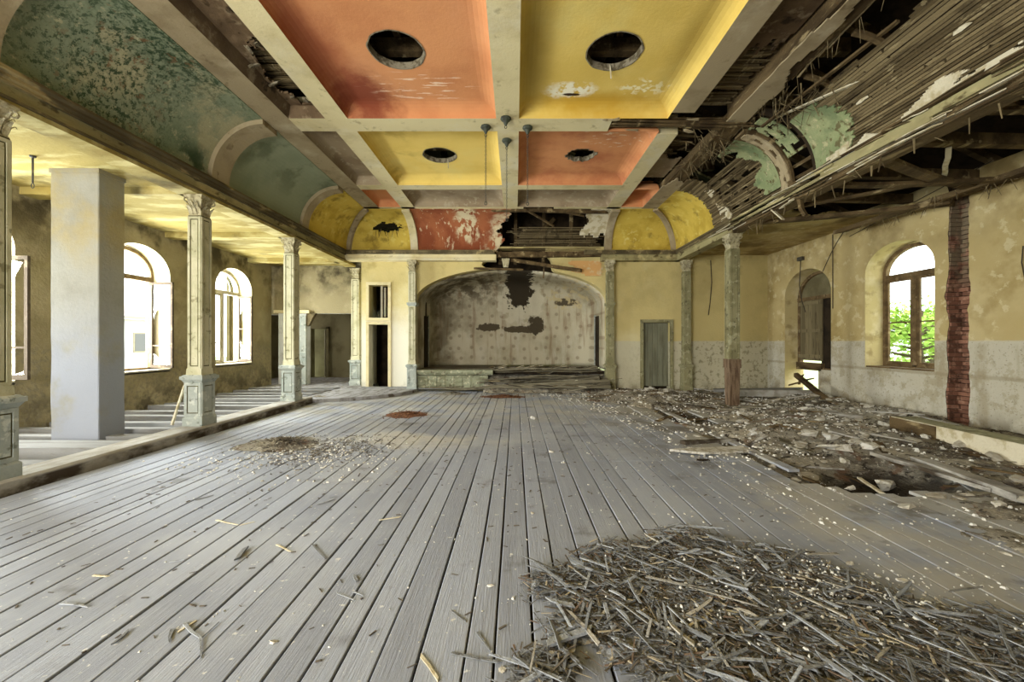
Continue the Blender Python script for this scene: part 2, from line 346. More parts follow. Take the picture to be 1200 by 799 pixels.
m_joist = M('dusty joist wood', (134, 133, 129), [dict(c=(106, 103, 96), s=3, lo=0.42, hi=0.68, v=(0.3, 3, 1), a=0.8), dict(c=(100, 92, 78), s=9, lo=0.56, hi=0.68, v=(0.3, 4, 2), a=0.6)], bump=(20, 0.15))
m_curb = M('dirty curb wood', (168, 164, 154), [dict(c=(136, 129, 114), s=4, lo=0.42, hi=0.62, v=(1, 0.4, 1), a=0.8), dict(c=(58, 46, 32), s=3, lo=0.40, hi=0.6, v=(1, 0.5, 1), m=[('z', 0.12, 0.09)], a=0.95)], bump=(20, 0.25))
m_dirt = M('rubble dirt', (142, 135, 119), [
    dict(c=(72, 62, 48), s=1.4, lo=0.48, hi=0.62, d=7, a=0.9), dict(c=(158, 148, 126), s=2.0, lo=0.5, hi=0.62, d=8, a=0.85),
    dict(c=(180, 172, 152), s=22, lo=0.57, hi=0.62, d=5, a=0.8), dict(c=(36, 30, 24), k='full', ns=5, m=[('b', 4.3, 4.5, 0, 1.05, 0.65, 9, 0.6, 1.4)], a=0.9), dict(c=(48, 40, 31), k='full', ns=5, m=[('b', 3.5, 8.2, 0, 0.8, 0.6, 9, 0.7, 1.6)], a=0.85), dict(c=(36, 29, 21), s=11, lo=0.56, hi=0.62, d=6, a=0.85),  # the blobs paint the darkness of the two pits into the dirt
    dict(c=(104, 74, 52), s=3.1, lo=0.58, hi=0.66, a=0.7)], bump=(40, 0.5))
m_lath = M('weathered lath wood', (128, 112, 80), [
    dict(c=(80, 67, 44), k='rnd', lo=0.0, hi=0.8, a=0.9), dict(c=(164, 148, 110), s=8, lo=0.58, hi=0.64, v=(1, 0.3, 1), d=7, a=0.6),
    dict(c=(56, 45, 29), s=6, lo=0.56, hi=0.66, v=(1, 0.3, 1), d=7, a=0.6)], bump=(40, 0.4))
m_timber = M('old roof timber', (100, 82, 54), [
    dict(c=(56, 43, 26), s=3, lo=0.42, hi=0.62, v=(1, 0.25, 1), d=7, a=0.85), dict(c=(170, 150, 108), s=5, lo=0.56, hi=0.66, v=(1, 0.3, 1), d=7, a=0.7)], bump=(30, 0.4))
m_dark = M('dark attic wood', (52, 42, 29), [dict(c=(30, 23, 15), s=3, lo=0.42, hi=0.62, a=0.8)], bump=(20, 0.2))
m_frag = M('loose plaster fragment', (206, 196, 168), [dict(c=(168, 152, 112), s=5, lo=0.46, hi=0.62, a=0.8)], bump=(30, 0.3))
m_chunk = M('fallen plaster', (192, 187, 172), [dict(c=(150, 141, 122), k='rnd', lo=0.1, hi=0.9, a=0.9), dict(c=(128, 118, 98), s=9, lo=0.52, hi=0.64, a=0.7)], bump=(30, 0.3))
m_slab = M('white plaster slab', (204, 200, 188), [dict(c=(158, 149, 128), s=9, lo=.47, hi=.6, a=.85), dict(c=(120, 110, 90), s=21, lo=.56, hi=.64, a=.6)], bump=(30, .3))
m_rim = M('broken vent edge', (138, 128, 106), [dict(c=(92, 82, 62), s=12, lo=.45, hi=.6)], bump=(30, .4))
m_crumb = M('white plaster crumb', (204, 201, 190), [dict(c=(160, 152, 134), s=3, lo=.45, hi=.65)], bump=None)
m_roofh = M('pale roof', (206, 196, 190))
m_splint = M('broken lath splinter', (160, 163, 165), [
    dict(c=(112, 113, 112), k='rnd', lo=0.0, hi=0.7, a=0.9), dict(c=(176, 168, 150), k='rnd', lo=0.78, hi=1.0, a=0.8),
    dict(c=(82, 78, 70), s=14, lo=0.54, hi=0.66, d=6, a=0.7)], bump=(50, 0.3))
m_chips = M('heap of wood chips', (146, 147, 146), [
    dict(c=(86, 84, 79), s=16, lo=0.42, hi=0.56, d=4, a=0.95), dict(c=(150, 138, 116), s=21, lo=0.56, hi=0.63, d=4, a=0.85),
    dict(c=(116, 90, 68), s=9, lo=0.64, hi=0.7, d=4, a=0.6)], bump=(50, 0.3))
m_brick = M('red brick', (146, 102, 80), [
    dict(c=(106, 72, 56), k='rnd', lo=0.0, hi=0.8, a=0.9), dict(c=(176, 134, 108), s=8, lo=0.52, hi=0.64, a=0.7), dict(c=(72, 50, 38), s=5, lo=0.55, hi=0.66, a=0.7),
    dict(c=(120, 106, 82), s=3, lo=0.4, hi=0.55, m=[('z', 2.2, 3.0)], a=0.9)], bump=(40, 0.3))
m_mortar = M('brick mortar', (110, 92, 74), [dict(c=(72, 58, 44), s=6, lo=0.45, hi=0.6)], bump=(30, 0.4))
m_frame = M('brown window wood', (112, 92, 62), [dict(c=(78, 62, 40), s=5, lo=0.42, hi=0.64, a=0.8), dict(c=(150, 132, 98), s=9, lo=0.58, hi=0.68, a=0.6)], bump=(30, 0.2))
m_sash = M('flaking white sash paint', (164, 156, 136), [dict(c=(150, 140, 118), s=7, lo=0.54, hi=0.64, a=0.8)], bump=(30, 0.2))
m_sashd = M('dark sash edge', (70, 60, 46), [dict(c=(110, 98, 78), s=7, lo=0.54, hi=0.64, a=0.7)], bump=(30, 0.2))
m_reveal = M('window reveal plaster', (216, 206, 172), [dict(c=(186, 168, 122), s=2.5, lo=0.48, hi=0.66, a=0.8)], bump=(20, 0.2))
m_revr = M('shaded reveal plaster', (186, 168, 116), [dict(c=(206, 192, 150), s=2, lo=.46, hi=.64, a=.8), dict(c=(140, 120, 76), s=3, lo=.54, hi=.68, a=.7)], bump=(20, .2))  # yellowish shading of the right reveals painted into the plaster colour
m_shut = M('grey shutter board', (124, 112, 82), [dict(c=(92, 82, 58), k='rnd', lo=0, hi=1, a=0.8), dict(c=(66, 56, 38), s=5, lo=0.54, hi=0.66, v=(3, 3, 0.3), a=0.8)], bump=(30, 0.2))
m_door = M('grey green door', (124, 124, 102), [dict(c=(96, 94, 74), s=3, lo=0.42, hi=0.66, v=(2, 2, 0.3), a=0.8)], bump=(20, 0.15))
m_iron = M('dark iron', (60, 58, 50), [dict(c=(94, 84, 62), s=20, lo=0.5, hi=0.62)], rough=0.6, bump=(40, 0.2), spec=0.4)
m_rose = M('green bronze rose', (58, 64, 50), [dict(c=(40, 40, 32), s=14, lo=0.48, hi=0.62)], rough=0.6, bump=(40, 0.2), spec=0.4)
m_wire = M('old cable', (70, 62, 48), rough=0.7, bump=None)
m_room = M('far room plaster', (120, 112, 82), [dict(c=(92, 84, 58), s=1.2, lo=0.42, hi=0.66, a=0.8)], bump=(20, 0.15))
m_paleroom = M('pale blue plaster', (206, 208, 204), [dict(c=(170, 168, 156), s=2.2, lo=0.46, hi=0.66, a=0.7)], bump=(20, 0.15))
m_grass = M('grass', (168, 176, 128), [dict(c=(140, 152, 96), s=3, lo=0.4, hi=0.6)], bump=(20, 0.3))
m_leaf = M('tree leaf', (176, 204, 96), [dict(c=(138, 176, 62), k='noise', s=3, lo=0.4, hi=0.6)], rough=0.7, bump=None)
m_bark = M('tree bark', (92, 78, 60), bump=(30, 0.5))
m_house = M('house plaster', (232, 232, 232), [dict(c=(220, 220, 220), s=1, lo=0.4, hi=0.6)], bump=None)
m_pane = M('dark house pane', (112, 112, 112), rough=0.3, bump=None)
m_deadleaf = M('fallen leaves', (112, 74, 50), [dict(c=(150, 104, 70), s=20, lo=0.5, hi=0.6), dict(c=(70, 48, 34), s=26, lo=0.5, hi=0.6)], bump=(40, 0.3))
m_paper = M('faded wallpaper', (190, 180, 152), [
    dict(c=(156, 145, 116), s=0.9, lo=0.42, hi=0.66, a=0.8), dict(c=(198, 192, 170), s=1.2, lo=0.5, hi=0.68, v=(1.5, 1, 0.4), a=0.7),
    dict(c=(120, 102, 78), k='dots', s=2.5, lo=0.12, hi=0.19, a=0.5),
    dict(c=(124, 90, 58), s=1.6, lo=0.52, hi=0.66, v=(3, 1, 0.25), a=0.5),
    dict(c=(72, 60, 40), s=2.5, lo=0.40, hi=0.58, m=[('x', 0.4, -1.2, 0.8), ('z', 2.5, 3.4, 0.5)], a=0.85),
    dict(c=(96, 84, 60), s=1.1, lo=0.42, hi=0.6, m=[('x', -0.6, -2.4)], a=0.6),
    dict(c=(84, 74, 56), k='full', ns=7, m=[('b', -0.85, 14.6, 2.03, 0.45, 99, 0.15, 0.12, 2.0)], h=-1),
    dict(c=(84, 74, 56), k='full', ns=6, m=[('b', 0.35, 14.6, 1.95, 0.74, 99, 0.14, 0.12, 1.3)], h=-1),
    dict(c=(76, 67, 50), k='full', ns=6, m=[('b', 0.88, 14.6, 2.12, 0.32, 99, 0.40, 0.12, 1.5)], h=-1),
    dict(c=(206, 198, 172), k='full', ns=3, m=[('b', 0.35, 14.6, 3.1, 0.95, 99, 0.95, 0.2, 1.6)], a=.75), dict(c=(58, 50, 37), k='full', ns=5, m=[('b', 0.25, 14.6, 3.45, 0.5, 99, 0.75, 0.12, 1.9)], h=-1),
    dict(c=(88, 78, 60), k='full', ns=3, m=[('b', 2.0, 14.6, 2.95, 0.42, 99, 0.16, 0.15, 0.8)], h=-0.6),
    dict(c=(190, 172, 128), s=5, lo=0.5, hi=0.57, d=7, m=[('b', 2.1, 14, 3.1, 1.0, 99, 0.6, 0.5, 0.9)], a=0.9),
    dict(c=(214, 208, 188), k='full', m=[('b', -1.15, 14.6, 1.0, 0.3, 99, 0.7, 0.95, 0.3)], a=0.35)], bump=(18, 0.2))
m_rotten = M('rotten stage board', (122, 115, 94), [
    dict(c=(70, 63, 47), k='rnd', lo=0, hi=1, a=0.8), dict(c=(146, 138, 116), s=6, lo=0.52, hi=0.63, v=(0.3, 2, 2), d=7, a=0.8), dict(c=(44, 36, 25), s=5, lo=0.56, hi=0.66, v=(0.3, 2, 2), d=7, a=0.8)], bump=(30, 0.4))
m_stagef = M('green stage front paint', (140, 142, 116), [
    dict(c=(112, 112, 86), s=4, lo=0.42, hi=0.62, v=(0.5, 1, 2), a=0.8), dict(c=(188, 182, 152), s=9, lo=0.53, hi=0.62, d=7, a=0.7), dict(c=(70, 58, 40), s=7, lo=0.56, hi=0.66, a=0.7)], bump=(26, 0.25))

def glass_mat():
    m = bpy.data.materials.new('window glass'); m.use_nodes = True
    t = NT(m); out = t.n['Material Output']; t.n.remove(t.n['Principled BSDF'])
    tr = t.new('ShaderNodeBsdfTransparent'); tr.inputs[0].default_value = (0.93, 0.96, 0.95, 1)
    gl = t.new('ShaderNodeBsdfGlossy'); gl.inputs['Roughness'].default_value = 0.05
    mx = t.new('ShaderNodeMixShader'); mx.inputs[0].default_value = 0.05
    pass; t.l.new(tr.outputs[0], mx.inputs[1]); t.l.new(gl.outputs[0], mx.inputs[2])
    t.l.new(mx.outputs[0], out.inputs[0]); return m
m_glass = glass_mat()
# ---------------------------------------------------------------- walls with openings
class Op:
    def __init__(s, z0, z1, lo, hi, splay=0.0, mi=1): s.z0, s.z1, s.lo, s.hi, s.splay, s.mi = z0, z1, lo, hi, splay, mi
def rect_op(a, b, z0, z1): return Op(z0, z1, lambda z: a, lambda z: b)
def arch_op(a, b, z0, spring, top, splay=0.0):
    c, w = (a+b)/2, (b-a)/2
    def half(z):
        if z <= spring: return w
        return w*math.sqrt(max(0, 1-((z-spring)/(top-spring))**2))
    return Op(z0, top, lambda z: c-half(z), lambda z: c+half(z), splay)

def wall(name, P, s0, s1, z0, z1, thick, ops, mat, mrev, extra=(), step=0.6):
    zs = {z0, z1, *extra}
    z = z0
    while z < z1: zs.add(round(z, 4)); z += step
    for o in ops:
        zs |= {o.z0, o.z1}
        n = 26
        for i in range(n+1):                                      # finer towards an arch top
            zs.add(o.z0+(o.z1-o.z0)*(1-(1-i/n)**2))
    zs = sorted(q for q in zs if z0 <= q <= z1)
    zz = [zs[0]]
    for q in zs[1:]:
        if q-zz[-1] > 0.004: zz.append(q)
        elif any(abs(q-o.z1) < 1e-6 or abs(q-o.z0) < 1e-6 for o in ops): zz[-1] = q
    mb = MB(); e = 1e-5
    for a, b in zip(zz, zz[1:]):
        act = sorted([o for o in ops if o.z0 < (a+b)/2 < o.z1], key=lambda o: o.lo((a+b)/2))
        ea, eb = [s0], [s0]
        for o in act: ea += [o.lo(a+e), o.hi(a+e)]; eb += [o.lo(b-e), o.hi(b-e)]
        ea.append(s1); eb.append(s1)
        for i in range(0, len(ea), 2):
            for d, fl in ((0, 0), (thick, 1)):
                q = [P(ea[i], d, a), P(ea[i+1], d, a), P(eb[i+1], d, b), P(eb[i], d, b)]
                mb.add(q if not fl else q[::-1], [(0, 1, 2, 3)])
        for o in act:
            k = o.splay
            for fn, sg in ((o.lo, 1), (o.hi, -1)):
                q = [P(fn(a+e), 0, a), P(fn(b-e), 0, b), P(fn(b-e)+sg*k, thick, b), P(fn(a+e)+sg*k, thick, a)]
                mb.add(q, [(0, 1, 2, 3)], o.mi)
    for o in ops:
        for z in (o.z0, o.z1):
            l, h = o.lo(z+(e if z == o.z0 else -e)), o.hi(z+(e if z == o.z0 else -e))
            if z > z0+e and z < z1-e and h-l > 0.02:
                mb.add([P(l, 0, z), P(h, 0, z), P(h-o.splay, thick, z), P(l+o.splay, thick, z)], [(0, 1, 2, 3)], 1)
    return struct(mb.build(name, [mat, mrev, m_mortar]))

XL, XR, YB = -7.85, 7.85, 12.2
PL = lambda s, d, z: (XL-d, s, z)
PR = lambda s, d, z: (XR+d, s, z)
PB = lambda s, d, z: (s, YB+d, z)
SILL, SPR, TOP = 0.84, 2.98, 3.57
LWIN = [(-0.81+2.853*k, 0.65+2.853*k) for k in range(5)]          # left windows along the wall
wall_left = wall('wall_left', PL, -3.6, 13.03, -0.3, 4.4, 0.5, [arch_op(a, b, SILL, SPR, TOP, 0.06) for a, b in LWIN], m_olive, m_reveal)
slot_lo = lambda z: 6.78+0.05*N1(z*2.3, 3.1)+0.025*N1(z*9, 1.0)
slot_hi = lambda z: 7.12+0.06*N1(z*1.9, 7.7)+0.025*N1(z*8, 5.0)
# right wall: near window, brick chase, window with the glazed frame, boarded opening reaching the floor
rops = [arch_op(4.2, 5.55, 0.94, 2.95, 3.53, 0.06), Op(-0.25, 4.3, slot_lo, slot_hi, 0.0, 2),
        arch_op(7.34, 8.80, 0.94, 2.95, 3.53, 0.05), arch_op(9.75, 11.42, -0.05, 2.75, 3.42, 0.05)]
wall_right = wall('wall_right', PR, -3.6, YB+0.5, -0.3, 4.4, 0.5, rops, m_ochre, m_revr, step=0.09)

SA, SB = -2.93, 2.95                                              # stage opening
def stage_half(z): return 2.94 if z <= 2.72 else 2.94*math.sqrt(max(0, 1-((z-2.72)/1.03)**2))
def st_lo(z):
    a = -stage_half(z) if z < 3.75 else 9
    return min(a, -0.75+0.5*N1(z*3, 9.1)+max(0, 3.95-z)*0.9) if z > 3.45 else a
def st_hi(z):
    a = stage_half(z) if z < 3.75 else -9
    return max(a, 1.35+0.25*N1(z*4, 2.2)-max(0, z-3.9)*0.8) if z > 3.45 else a
wall_back = wall('wall_back', PB, -4.57, 8.4, -0.3, 4.4, 0.32,
    [rect_op(-4.34, -3.76, 0.05, 2.02), rect_op(-4.34, -3.76, 2.22, 3.22), Op(0.0, 4.35, st_lo, st_hi), rect_op(4.04, 4.86, 0.0, 2.08)], m_back, m_back, step=0.06)
MB().box(-4.585, -4.57, YB-0.002, YB+3.6, -0.3, 4.4).build('wall_stub', m_back, wall_back)

# bricks of the chase: each its own piece
bm = MB(); bm.box(-0.055, 0.055, -0.115, 0.115, -0.033, 0.033); brick_me = bm.mesh('brick', m_brick)
bs = MB(); bs.box(-0.055, 0.055, -0.055, 0.055, -0.033, 0.033); brick_hm = bs.mesh('brick_half', m_brick)
MB().box(XR+0.30, XR+0.49, 6.6, 7.3, -0.3, 4.3).build('chase_mortar', m_mortar, wall_right)
z = -0.2; k = 0
while z < 4.15:
    for y, me in (((6.83, brick_me), (7.07, brick_me)) if k % 2 == 0 else ((6.76, brick_hm), (6.95, brick_me), (7.16, brick_hm))):
        link('brick', me, wall_right, (XR+0.25+R.uniform(-0.02, 0.02), y, z)).rotation_euler = (0, R.uniform(-.04, .04), R.uniform(-.06, .06))
    # jamb bricks, the face turned to the nave
    for xo, me in (((.125, brick_me),) if k % 2 else ((.065, brick_hm), (.185, brick_hm))):
        link('brick', me, wall_right, (XR+xo+R.uniform(-.008, .008), slot_hi(z)+.03+R.uniform(-.006, .012), z)).rotation_euler = (0, 0, 1.571)
    z += 0.077; k += 1

# rear wall, high side walls of the roof space, roof
rear_ops = [rect_op(-7.5, -5.3, 0.6, 3.9), rect_op(-4.9, -2.8, 0.6, 3.9)]  # unseen openings, placed and sized for the light they let in
wall('wall_rear', lambda s, d, z: (s, -3.6-d, z), -8.4, 8.4, -0.3, 5.6, 0.3, rear_ops, m_olive, m_reveal)
r = MB()
for sx in (-1, 1):
    r.loft([[(sx*8.6, y, 4.3), (0, y, 8.4), (0, y, 8.55), (sx*8.6, y, 4.45)] for y in (-4.2, 19)])
    r.box(sx*8.35-0.02, sx*8.35+0.02, -4, 19, 4.3, 4.7)
for y in (-3.7, 18.6):
    r.loft([[(-8.6, y, 4.2), (8.6, y, 4.2), (0, y, 8.5)], [(-8.6, y+0.1, 4.2), (8.6, y+0.1, 4.2), (0, y+0.1, 8.5)]])
roof = struct(r.build('roof', m_dark))
raf = MB(); raf.bar((8.4, 0, 4.35), (0, 0, 8.3), 0.1, 0.16); rme = raf.mesh('rafter', m_timber)
for i in range(16): link('rafter', rme, roof, (0, 0.9+i*0.95, 0))
tj = MB(); tj.box(-4.9, 4.9, -0.06, 0.06, 5.62, 5.82); tme = tj.mesh('ceiling_joist', m_timber)
for y in (3.6, 4.6, 5.72, 6.9, 7.7, 8.55, 9.6, 10.5): link('ceiling_joist', tme, roof, (0, y, 0))
lj = MB(); lj.box(-0.05, 0.05, 2.5, 12.1, 5.84, 5.98); lme = lj.mesh('roof_tie', m_timber)
for x in (-3.2, -1.55, 0.2, 1.62, 3.4): link('roof_tie', lme, roof, (x, 0, 0))

# ---------------------------------------------------------------- floor: boards over a dark void
floor = struct(MB().box(-4.86, 7.85, -3.6, YB+0.4, -0.32, -0.25).build('floor', m_gap))
x = -4.80; boards = []
while x < 5.0:
    w = R.choice((0.14, 0.165, 0.19, 0.2, 0.22, 0.235))
    boards.append((x, w)); x += w
def board_mesh(w, L):
    g = 0.006; n = max(2, int(L/0.7)); mb = MB(); rings = []
    for i in range(n+1):
        y = L*i/n; a = g+R.uniform(-.0025, .003); b = w-g+R.uniform(-.003, .0025); t = R.uniform(-.002, .002)
        rings.append([(a, y, -0.03), (b, y, -0.03), (b, y, -0.003+t), (b-.004, y, t), (a+.004, y, t), (a, y, -0.003+t)])
    return mb.loft(rings).mesh('floor_board', m_board)
for x, w in boards:
    j = 5.0 if x > 0.12 else 5.72
    if -2.2 > x: j = 7.4 + (0.9 if int(x*7) % 2 else 0)
    if x > 2.9: j = 4.3+R.uniform(-.3, .3)
    if 3.45 < x < 5.0: j = 3.92+.25*N1(x*3, 2)
    for a, b in ((-3.4, j), (j+(0.006 if not 3.45 < x < 5.0 else 1.2+.3*N1(x*4, 7)), YB+0.02)):
        if x > 3.0 and a > 0: 
            if R.random() < 0.45: continue
            a += R.uniform(0, 1.2)
        o = link('floor_board', board_mesh(w, b-a), floor, (x, a, R.uniform(-.002, .002)))
        if x > 2.4 and a > 0: o.rotation_euler = (R.uniform(-.003, .001), R.uniform(-.006, .006), R.uniform(-.006, .006))
MB().box(-4.85, 2.9, -3.6, YB+0.3, -0.075, -0.035).build('subfloor_sheet', m_gap, floor)

# left aisle: lower ground, curb beam, joists laid bare, platform at the back
aisle = struct(MB().box(XL, -4.86, -3.6, 12.4, -0.26, -0.19).build('floor_aisle', M('aisle earth', (78, 70, 56), [dict(c=(120, 112, 96), s=4, lo=0.48, hi=0.62, d=7), dict(c=(48, 40, 30), s=2, lo=0.5, hi=0.64)], bump=(30, 0.4))))
mb = MB(); rg = []
for i in range(60):
    y = -3.6+i*(9.75+3.6)/59; j = 0.018*N1(y*1.3, 2.2)
    rg.append([(-5.22, y, -0.2), (-4.84+j, y, -0.2), (-4.84+j, y, 0.118+j), (-4.87+j, y, 0.14+j*0.5), (-5.22, y, 0.14)])
struct(mb.loft(rg).build('trim_1', m_curb))
for i, (y, w, zt) in enumerate([(1.9, .16, .12), (2.9, .16, .12), (3.45, .16, .12), (4.05, .16, .12), (4.60, .17, .12), (5.28, .40, .13), (5.85, .16, .11), (6.38, .14, .12), (6.88, .16, .12), (7.45, .15, .11), (8.0, .15, .12), (8.55, .16, .12), (9.1, .15, .1), (9.65, .16, .12), (10.2, .15, .12), (10.75, .16, .11), (11.3, .16, .12), (11.85, .16, .12)]):
    o = MB().bar((XL+0.02, 0, 0), (-5.2, 0, 0), w, 0.18, seg=3, jit=0.006).build('joist', m_joist, aisle, loc=(0, y, zt-0.09))
    o.rotation_euler = (0, 0, R.uniform(-.012, .012))
# raised platform with the curved front edge, running into the room behind
pts = [(-5.2, 9.72)] + [(-5.1+2.3*math.sin(t*math.pi/2/10), 9.72+2.0*(1-math.cos(t*math.pi/2/10))+t*0.035) for t in range(11)] + [(-2.8, 12.3), (-4.5, 12.3), (-4.5, 15.9), (-9.2, 15.9), (-9.2, 12.35), (XL, 12.35), (XL, 12.1), (-5.2, 12.1)]
struct(MB().prism(pts, lambda a, b, d: (a, b, d), -0.19, 0.085).build('floor_platform', M('dusty platform boards', (150, 148, 146), [dict(c=(118, 114, 108), s=2, lo=0.42, hi=0.64, v=(3, 0.6, 1)), dict(c=(86, 78, 66), s=4, lo=0.56, hi=0.66)], bump=(14, 0.2))))

# ---------------------------------------------------------------- rooms beyond, at the back left
part = wall('wall_partition', lambda s, d, z: (s, 13.12+d, z), -9.2, -4.57, 0.05, 4.4, 0.2, [rect_op(-8.3, -7.66, 0.05, 2.38), rect_op(-6.72, -5.17, 0.05, 2.42)], m_olive, m_paleroom)
MB().box(-7.66, -6.72, 13.10, 13.118, 0.09, 2.42).build('pale_panel', m_paleroom, part)
MB().box(-6.95, -6.72, 13.02, 13.10, 0.09, 2.35).build('door_post', m_plinth, part)
MB().box(-7.75, -6.6, 12.98, 13.11, 2.42, 2.52).build('lintel_moulding', m_cream, part)
MB().prism([(-6.72, 2.42), (-6.72, 2.0), (-6.64, 2.02), (-6.5, 2.3), (-6.42, 2.42)], lambda a, b, d: (a, d, b), 13.06, 13.2).build('bracket', m_mould, part)
wall('wall_far', lambda s, d, z: (s, 15.7+d, z), -9.3, -4.4, 0.05, 4.4, 0.2, [rect_op(-7.88, -7.3, 0.09, 2.0)], m_room, m_room)
fd = struct(MB().box(-7.94, -7.88, 15.62, 15.7, 0.09, 2.06).box(-7.30, -7.20, 15.62, 15.7, 0.09, 2.06).box(-7.94, -7.20, 15.62, 15.7, 2.0, 2.08).build('door_3', m_room))
MB().bar((-7.44, 15.9, 0.1), (-7.44, 15.9, 1.95), 0.16, 0.035).build('door_leaf', m_sash, fd)
struct(MB().box(-9.3, -9.2, 13.0, 16, 0.05, 4.4).build('wall_far_left', m_room)); struct(MB().box(-9.3, 3.2, 17.4, 17.5, -0.3, 4.4).build('wall_far_back', m_room))
struct(MB().box(-9.3, -2.8, 12.4, 17.4, 4.25, 4.3).build('ceiling_far', m_room)); struct(MB().box(-4.57, -2.9, 13.5, 13.6, -.3, 4.4).build('wall_dark_backing', m_dark))  # dark wall added behind the left door to keep its opening dark
area('fill_far_room', (-8.9, 14.4, 2.6), (1, 0, -0.2), 1.2, 1.6, 14, (1.0, 0.97, 0.9))  # fill lamp added to lift the far room, no source stands there

# doors and the little transom window of the back wall
def casing(name, x0, x1, z0, z1, mat, y=YB, w=0.09, sill=False):
    m = MB().box(x0-w, x0, y-0.05, y+0.02, z0, z1+w).box(x1, x1+w, y-0.05, y+0.02, z0, z1+w).box(x0, x1, y-0.05, y+0.02, z1, z1+w)
    if sill: m.box(x0-w, x1+w, y-0.07, y+0.02, z0-w, z0)
    return struct(m.build(name, mat))
casing('door_1', -4.34, -3.76, 0.05, 2.02, m_cream)
wt = casing('window_8', -4.34, -3.76, 2.22, 3.22, m_cream, sill=True)
MB().box(-4.03, -3.97, YB+0.1, YB+0.14, 2.22, 3.22).build('mullion', m_sash, wt)
MB().box(-3.93, -3.88, YB+0.12, YB+0.16, 2.26, 3.16).build('loose_bar', m_sash, wt)
MB().prism([(-3.97, 2.3), (-3.78, 2.28), (-3.78, 2.5), (-3.86, 2.62), (-3.97, 2.36)], lambda a, b, d: (a, YB+0.115+d, b), 0, 0.004).build('glass_shard', m_glass, wt)
MB().prism([(-4.32, 2.24), (-4.03, 2.24), (-4.03, 2.5), (-4.2, 2.34), (-4.32, 2.9)], lambda a, b, d: (a, YB+0.115+d, b), 0, 0.004).build('glass_shard', m_glass, wt)
d2 = casing('door_2', 4.04, 4.86, 0.0, 2.08, m_colg)
for i in range(5):
    MB().box(4.045+i*0.163, 4.20+i*0.163, YB+0.13, YB+0.17+0.006*(i % 2), 0.12, 2.07).build('door_board', m_door, d2)
MB().box(4.0, 4.9, YB+0.28, YB+0.3, 0, 2.2).build('door_backing', m_dark, d2)
struct(MB().box(-4.57, -2.98, YB-0.06, YB-0.001, 0.05, 0.12).build('baseboard_back', m_joist))

# ---------------------------------------------------------------- windows
def arch_ring(P, a, b, z0, spring, top, w, d0, d1, n=22):
    c, hw = (a+b)/2, (b-a)/2; out = [(a, z0)]; inn = [(a+w, z0+w)]
    for i in range(n+1):
        t = math.pi*(1-i/n); out.append((c+hw*math.cos(t), spring+(top-spring)*math.sin(t))); inn.append((c+(hw-w)*math.cos(t), spring+(top-spring-w)*math.sin(t)))
    out.append((b, z0)); inn.append((b-w, z0+w))
    mb = MB(); N = len(out); vs = []
    for pts in (out, inn):
        for d in (d0, d1): vs += [P(s, d, z) for s, z in pts]
    fs = []
    for i in range(N):
        j = (i+1) % N
        fs += [(i, j, 2*N+j, 2*N+i), (N+i, 3*N+i, 3*N+j, N+j), (2*N+i, 2*N+j, 3*N+j, 3*N+i), (i, N+i, N+j, j)]
    return mb.add(vs, fs)
def pbox(mb, P, s0, s1, d0, d1, z0, z1):
    vs = [P(s, d, z) for z in (z0, z1) for d in (d0, d1) for s in (s0, s1)]
    return mb.add(vs, [(0, 2, 3, 1), (4, 5, 7, 6), (0, 1, 5, 4), (2, 6, 7, 3), (0, 4, 6, 2), (1, 3, 7, 5)])
def sash(P, parent, hinge, dirs, L, z0, z1, mats, bars=(0.5,), panes=(), d=0.3):
    """a casement leaf; hinge s, and the direction it stands in (ds, dd)"""
    s0 = hinge; ds, dd = dirs; Q = lambda u, t, z: P(s0+ds*u-dd*t, d+dd*u+ds*t, z)
    f = MB()
    for u0, u1, za, zb in ((0, .055, z0, z1), (L-.055, L, z0, z1), (0.055, L-.055, z0, z0+.07), (0.055, L-.055, z1-.055, z1)):
        vs = [Q(u, t, z) for z in (za, zb) for t in (-.02, .02) for u in (u0, u1)]
        f.add(vs, [(0, 2, 3, 1), (4, 5, 7, 6), (0, 1, 5, 4), (2, 6, 7, 3), (0, 4, 6, 2), (1, 3, 7, 5)])
    o = f.build('casement', mats, parent)
    zz = [z0]+[z0+(z1-z0)*b for b in bars]+[z1]
    for z in zz[1:-1]:
        b = MB(); vs = [Q(u, t, q) for q in (z-.015, z+.015) for t in (-.012, .012) for u in (.05, L-.05)]
        b.add(vs, [(0, 2, 3, 1), (4, 5, 7, 6), (0, 1, 5, 4), (2, 6, 7, 3), (0, 4, 6, 2), (1, 3, 7, 5)]); b.build('glazing_bar', mats, o)
    for k, (za, zb) in enumerate(zip(zz, zz[1:])):
        kind = panes[k] if k < len(panes) else 0
        if kind == 0: poly = [(.05, za+.02), (L-.05, za+.02), (L-.05, zb-.02), (.05, zb-.02)]
        elif kind == 1: poly = [(.05, za+.02), (L-.05, za+.02), (L-.05, za+.3*(zb-za)), (L*.6, za+.12*(zb-za)), (L*.35, za+.45*(zb-za)), (.05, za+.7*(zb-za))]
        elif kind == 2: poly = [(.05, zb-.02), (.05, za+.35*(zb-za)), (L*.25, za+.55*(zb-za)), (L*.5, za+.6*(zb-za)), (L*.7, zb-.2*(zb-za)), (L-.05, zb-.02)]
        else: continue
        g = MB(); g.prism(poly, lambda a, b, t: Q(a, t, b), -.002, .002); g.build('pane', m_glass, o)
    return o
